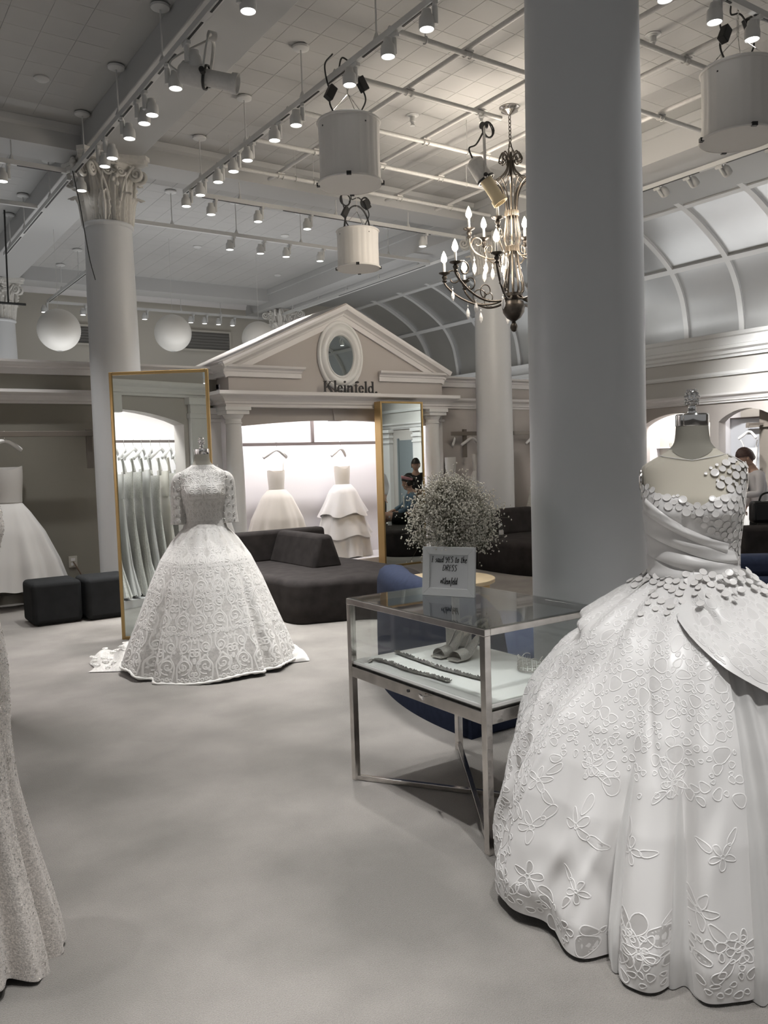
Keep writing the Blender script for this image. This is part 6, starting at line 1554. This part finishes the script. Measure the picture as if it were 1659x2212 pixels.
    for s in 'lr':
        a, b = V['an'+s], V['to'+s]; d = nrm((b-a)*np.array((1,1,0))); g = a[2]-.075
        MB().obox((a+d*.055)*np.array((1,1,0))+np.array((0,0,g+.035)), d, np.cross((0,0,1), d), (0,0,1), .125, .042, .032).build('shoe', M_black, t, local=True, smooth=True, bevel=.025, seg=3)
    return t
M_pinkl = mat('lip_colour', (.42,.16,.14), .5)
# woman in the white jacket, right edge: facing left in the picture, leaning over her bag
rzR = math.atan2(.565, -.825)
tR = person((9.33, 5.66, 0), rzR, 'person with short auburn hair in a white jacket bending over a black bag', dict(
    pelvis=(-.06,0,.84), waist=(-.02,0,.98), chest=(.02,0,1.19), neck=(.07,0,1.33), head=(.14,0,1.44), face=(.95,0,-.35),
    shl=(.03,.165,1.26), ell=(.05,.20,1.01), wrl=(.24,.16,1.00), hal=(.31,.15,1.01), shr=(.03,-.165,1.26), elr=(-.02,-.21,1.01), wrr=(.06,-.20,.82), har=(.08,-.20,.755),
    hipl=(-.06,.09,.80), knl=(-.03,.10,.45), anl=(-.05,.10,.075), tol=(.10,.11,.035), hipr=(-.06,-.09,.80), knr=(-.02,-.10,.45), anr=(-.05,-.10,.075), tor=(.10,-.11,.035)),
    M_skinp, M_hairr, (M_jacket, M_blackc), top_len=.9, sleeve=1.0)
MB().prism([(-.06,-.0),(.05,.0),(.075,.26),(-.03,.33)], (.155,-.05,.90), (0,1,0), (0,0,1), (.014,.03,0)).build('black_blouse', M_blackc, tR, local=True)
t = thing('handbag', 'black handbag held by the person in the white jacket, on the sofa back', 'bag', (8.42,4.98,.745), math.radians(-35))
MB().box(-.19,.19,-.07,.07,0,.24).build('bag_body', mat('black_leather', (.012,.012,.013), .35), t, local=True, smooth=True, bevel=.04, seg=4, autos=50)
MB().tube(catmull([(-.10,0,.23),(-.07,0,.30),(0,0,.325),(.07,0,.30),(.10,0,.23)], 6), .011, 8).build('handle', M_blackc, t, local=True, smooth=True)
t = thing('lookbook', 'small dark folder in the hand of the person in white jacket', 'folder', (9.07,5.84,1.0), rzR)
MB().box(-.06,.06,-.09,.09,-.008,.008).build('cover', M_blackc, t, local=True, bevel=.003)
MB().box(-.056,.056,-.086,.086,-.005,.0085).build('pages', M_card, t, local=True)
hd_ = make_hanger((12.55,7.75,1.93), 1.2, 'white hanger in the right niche above the person in white jacket')
hung_gown((12.55,7.75), PI/2, 'white gown hanging in the right niche behind the person', M_whited, 1.56, 1.26, .15, .14, .12, [(0,.13),(.2,.2),(.6,.3),(1,.36)], strap=((1,1.70),(-1,1.70)))
t = thing('clothes_rail', 'taupe post with short rail in the arched right niche', 'rail', (12.98,7.75,0))
MB().box(13.0,13.06,7.62,7.84,.09,2.55).build('post', M_rail2, t); MB().box(12.5,13.0,7.73,7.77,1.93,1.97).box(12.94,12.99,7.45,8.05,1.90,1.96).build('bar', M_rail2, t)
t = thing('wall_mirror', 'pale gray mirror panel with dark frame in the arched right niche', 'mirror', (13.2, 8.2, 0))
MB().box(13.10,13.13,7.90,8.62,.12,2.06).build('panel', mat('pale_panel', (.50,.51,.54), .3), t); MB().box(13.08,13.10,7.10,8.66,2.06,2.085).box(13.08,13.10,8.62,8.66,.12,2.06).build('dark_frame', M_rail, t)
# accessory shelves in the bright far niche
t = thing('wall_shelf', 'white accessory shelves in the bright arched niche right of the big column', 'shelf', (13.6, 9.9, 0))
for z in (1.10,1.35,1.60): MB().box(13.3,13.72,9.32,10.5,z,z+.02).build('shelf_board', M_niche, t, bevel=.003)
for k, y in enumerate((9.62, 9.84)):
    s = thing('tiara', 'small dark tiara on the top niche shelf, %s one' % ('right','left')[k], 'tiara', (13.42, y, 1.62))
    MB().tube([(.05*math.cos(a), .06*math.sin(a), .004) for a in np.linspace(PI*.3,PI*1.7,20)], .004, 5).build('band', M_bronze, s, local=True)
    mb = MB()
    for q in range(7):
        a = PI*.35+PI*1.3*q/6; mb.tube([(.05*math.cos(a),.06*math.sin(a),.0),(.06*math.cos(a),.07*math.sin(a),.05+.03*math.sin(PI*q/6))], .003, 5)
    mb.build('points', M_bronze, s, local=True, kind='stuff')
# people seen in the slim gold mirror
rzS = math.atan2(-.45, -.89)
tS = person((8.36, 7.93, 0), rzS, 'seated person in a denim jacket and pink headband, reflected in the slim mirror', dict(
    pelvis=(-.02,0,.52), waist=(-.08,0,.66), chest=(-.13,0,.88), neck=(-.11,0,1.02), head=(-.07,0,1.15), face=(.9,.35,-.12),
    shl=(-.13,.165,.95), ell=(-.02,.21,.74), wrl=(.17,.12,.66), hal=(.24,.09,.65), shr=(-.13,-.165,.95), elr=(-.05,-.22,.72), wrr=(.14,-.10,.64), har=(.21,-.08,.62),
    hipl=(.02,.09,.51), knl=(.45,.10,.53), anl=(.50,.10,.075), tol=(.64,.11,.035), hipr=(.02,-.09,.53), knr=(.46,-.05,.62), anr=(.62,.12,.30), tor=(.74,.15,.24), short=.55),
    M_skin, M_hairb, (M_denim, M_blackc), hair='bun', top_len=.35)
H = np.array((-.07,0,1.15)); MB().tube([H+np.array((.105*math.cos(a)*.98-.0, .09*math.sin(a), .062+.03*math.cos(a))) for a in np.linspace(0,2*PI,32,False)], .022, 8, closed=True, flat=(.5,1.3)).build('headband', M_pink, tS, local=True, smooth=True)
MB().prism([(-.05,0),(.05,0),(.06,.24),(-.05,.22)], (-.0,0,.66), (0,1,0), (0,0,1), (.012,0,.0)).build('white_shirt', M_whited, tS, local=True)
rzT = math.atan2(.75, -.45)
person((9.13, 7.25, 0), rzT, 'standing person in a black top looking down, reflected in the slim mirror', dict(
    pelvis=(0,0,.86), waist=(0,0,1.0), chest=(0,0,1.20), neck=(.02,0,1.33), head=(.06,0,1.44), face=(.9,0,-.4),
    shl=(.0,.17,1.27), ell=(.02,.21,1.02), wrl=(.2,.10,.98), hal=(.27,.06,.98), shr=(.0,-.17,1.27), elr=(.02,-.21,1.02), wrr=(.2,-.10,.98), har=(.27,-.06,.98),
    hipl=(0,.09,.82), knl=(.02,.09,.46), anl=(-.01,.09,.075), tol=(.14,.10,.035), hipr=(0,-.09,.82), knr=(.02,-.09,.46), anr=(-.01,-.09,.075), tor=(.14,-.10,.035)),
    M_skin, M_hairb, (M_blackc, M_blackc), hair='tail', top_len=.7, sleeve=.3)
t = thing('water_bottle', 'small clear water bottle on the sofa, seen in the slim mirror', 'bottle', (7.70,8.42,.435))
MB().lathe([(.028,0),(.032,.01),(.032,.12),(.028,.135),(.014,.165),(.012,.17)], (0,0,0), 20).build('bottle_body', M_glass, t, local=True, smooth=True); MB().lathe([(.015,.165),(.015,.19)], (0,0,0), 16).build('cap', M_white, t, local=True); MB().lathe([(.0325,.04),(.0325,.10)], (0,0,0), 20, False).build('paper_label', M_card, t, local=True)
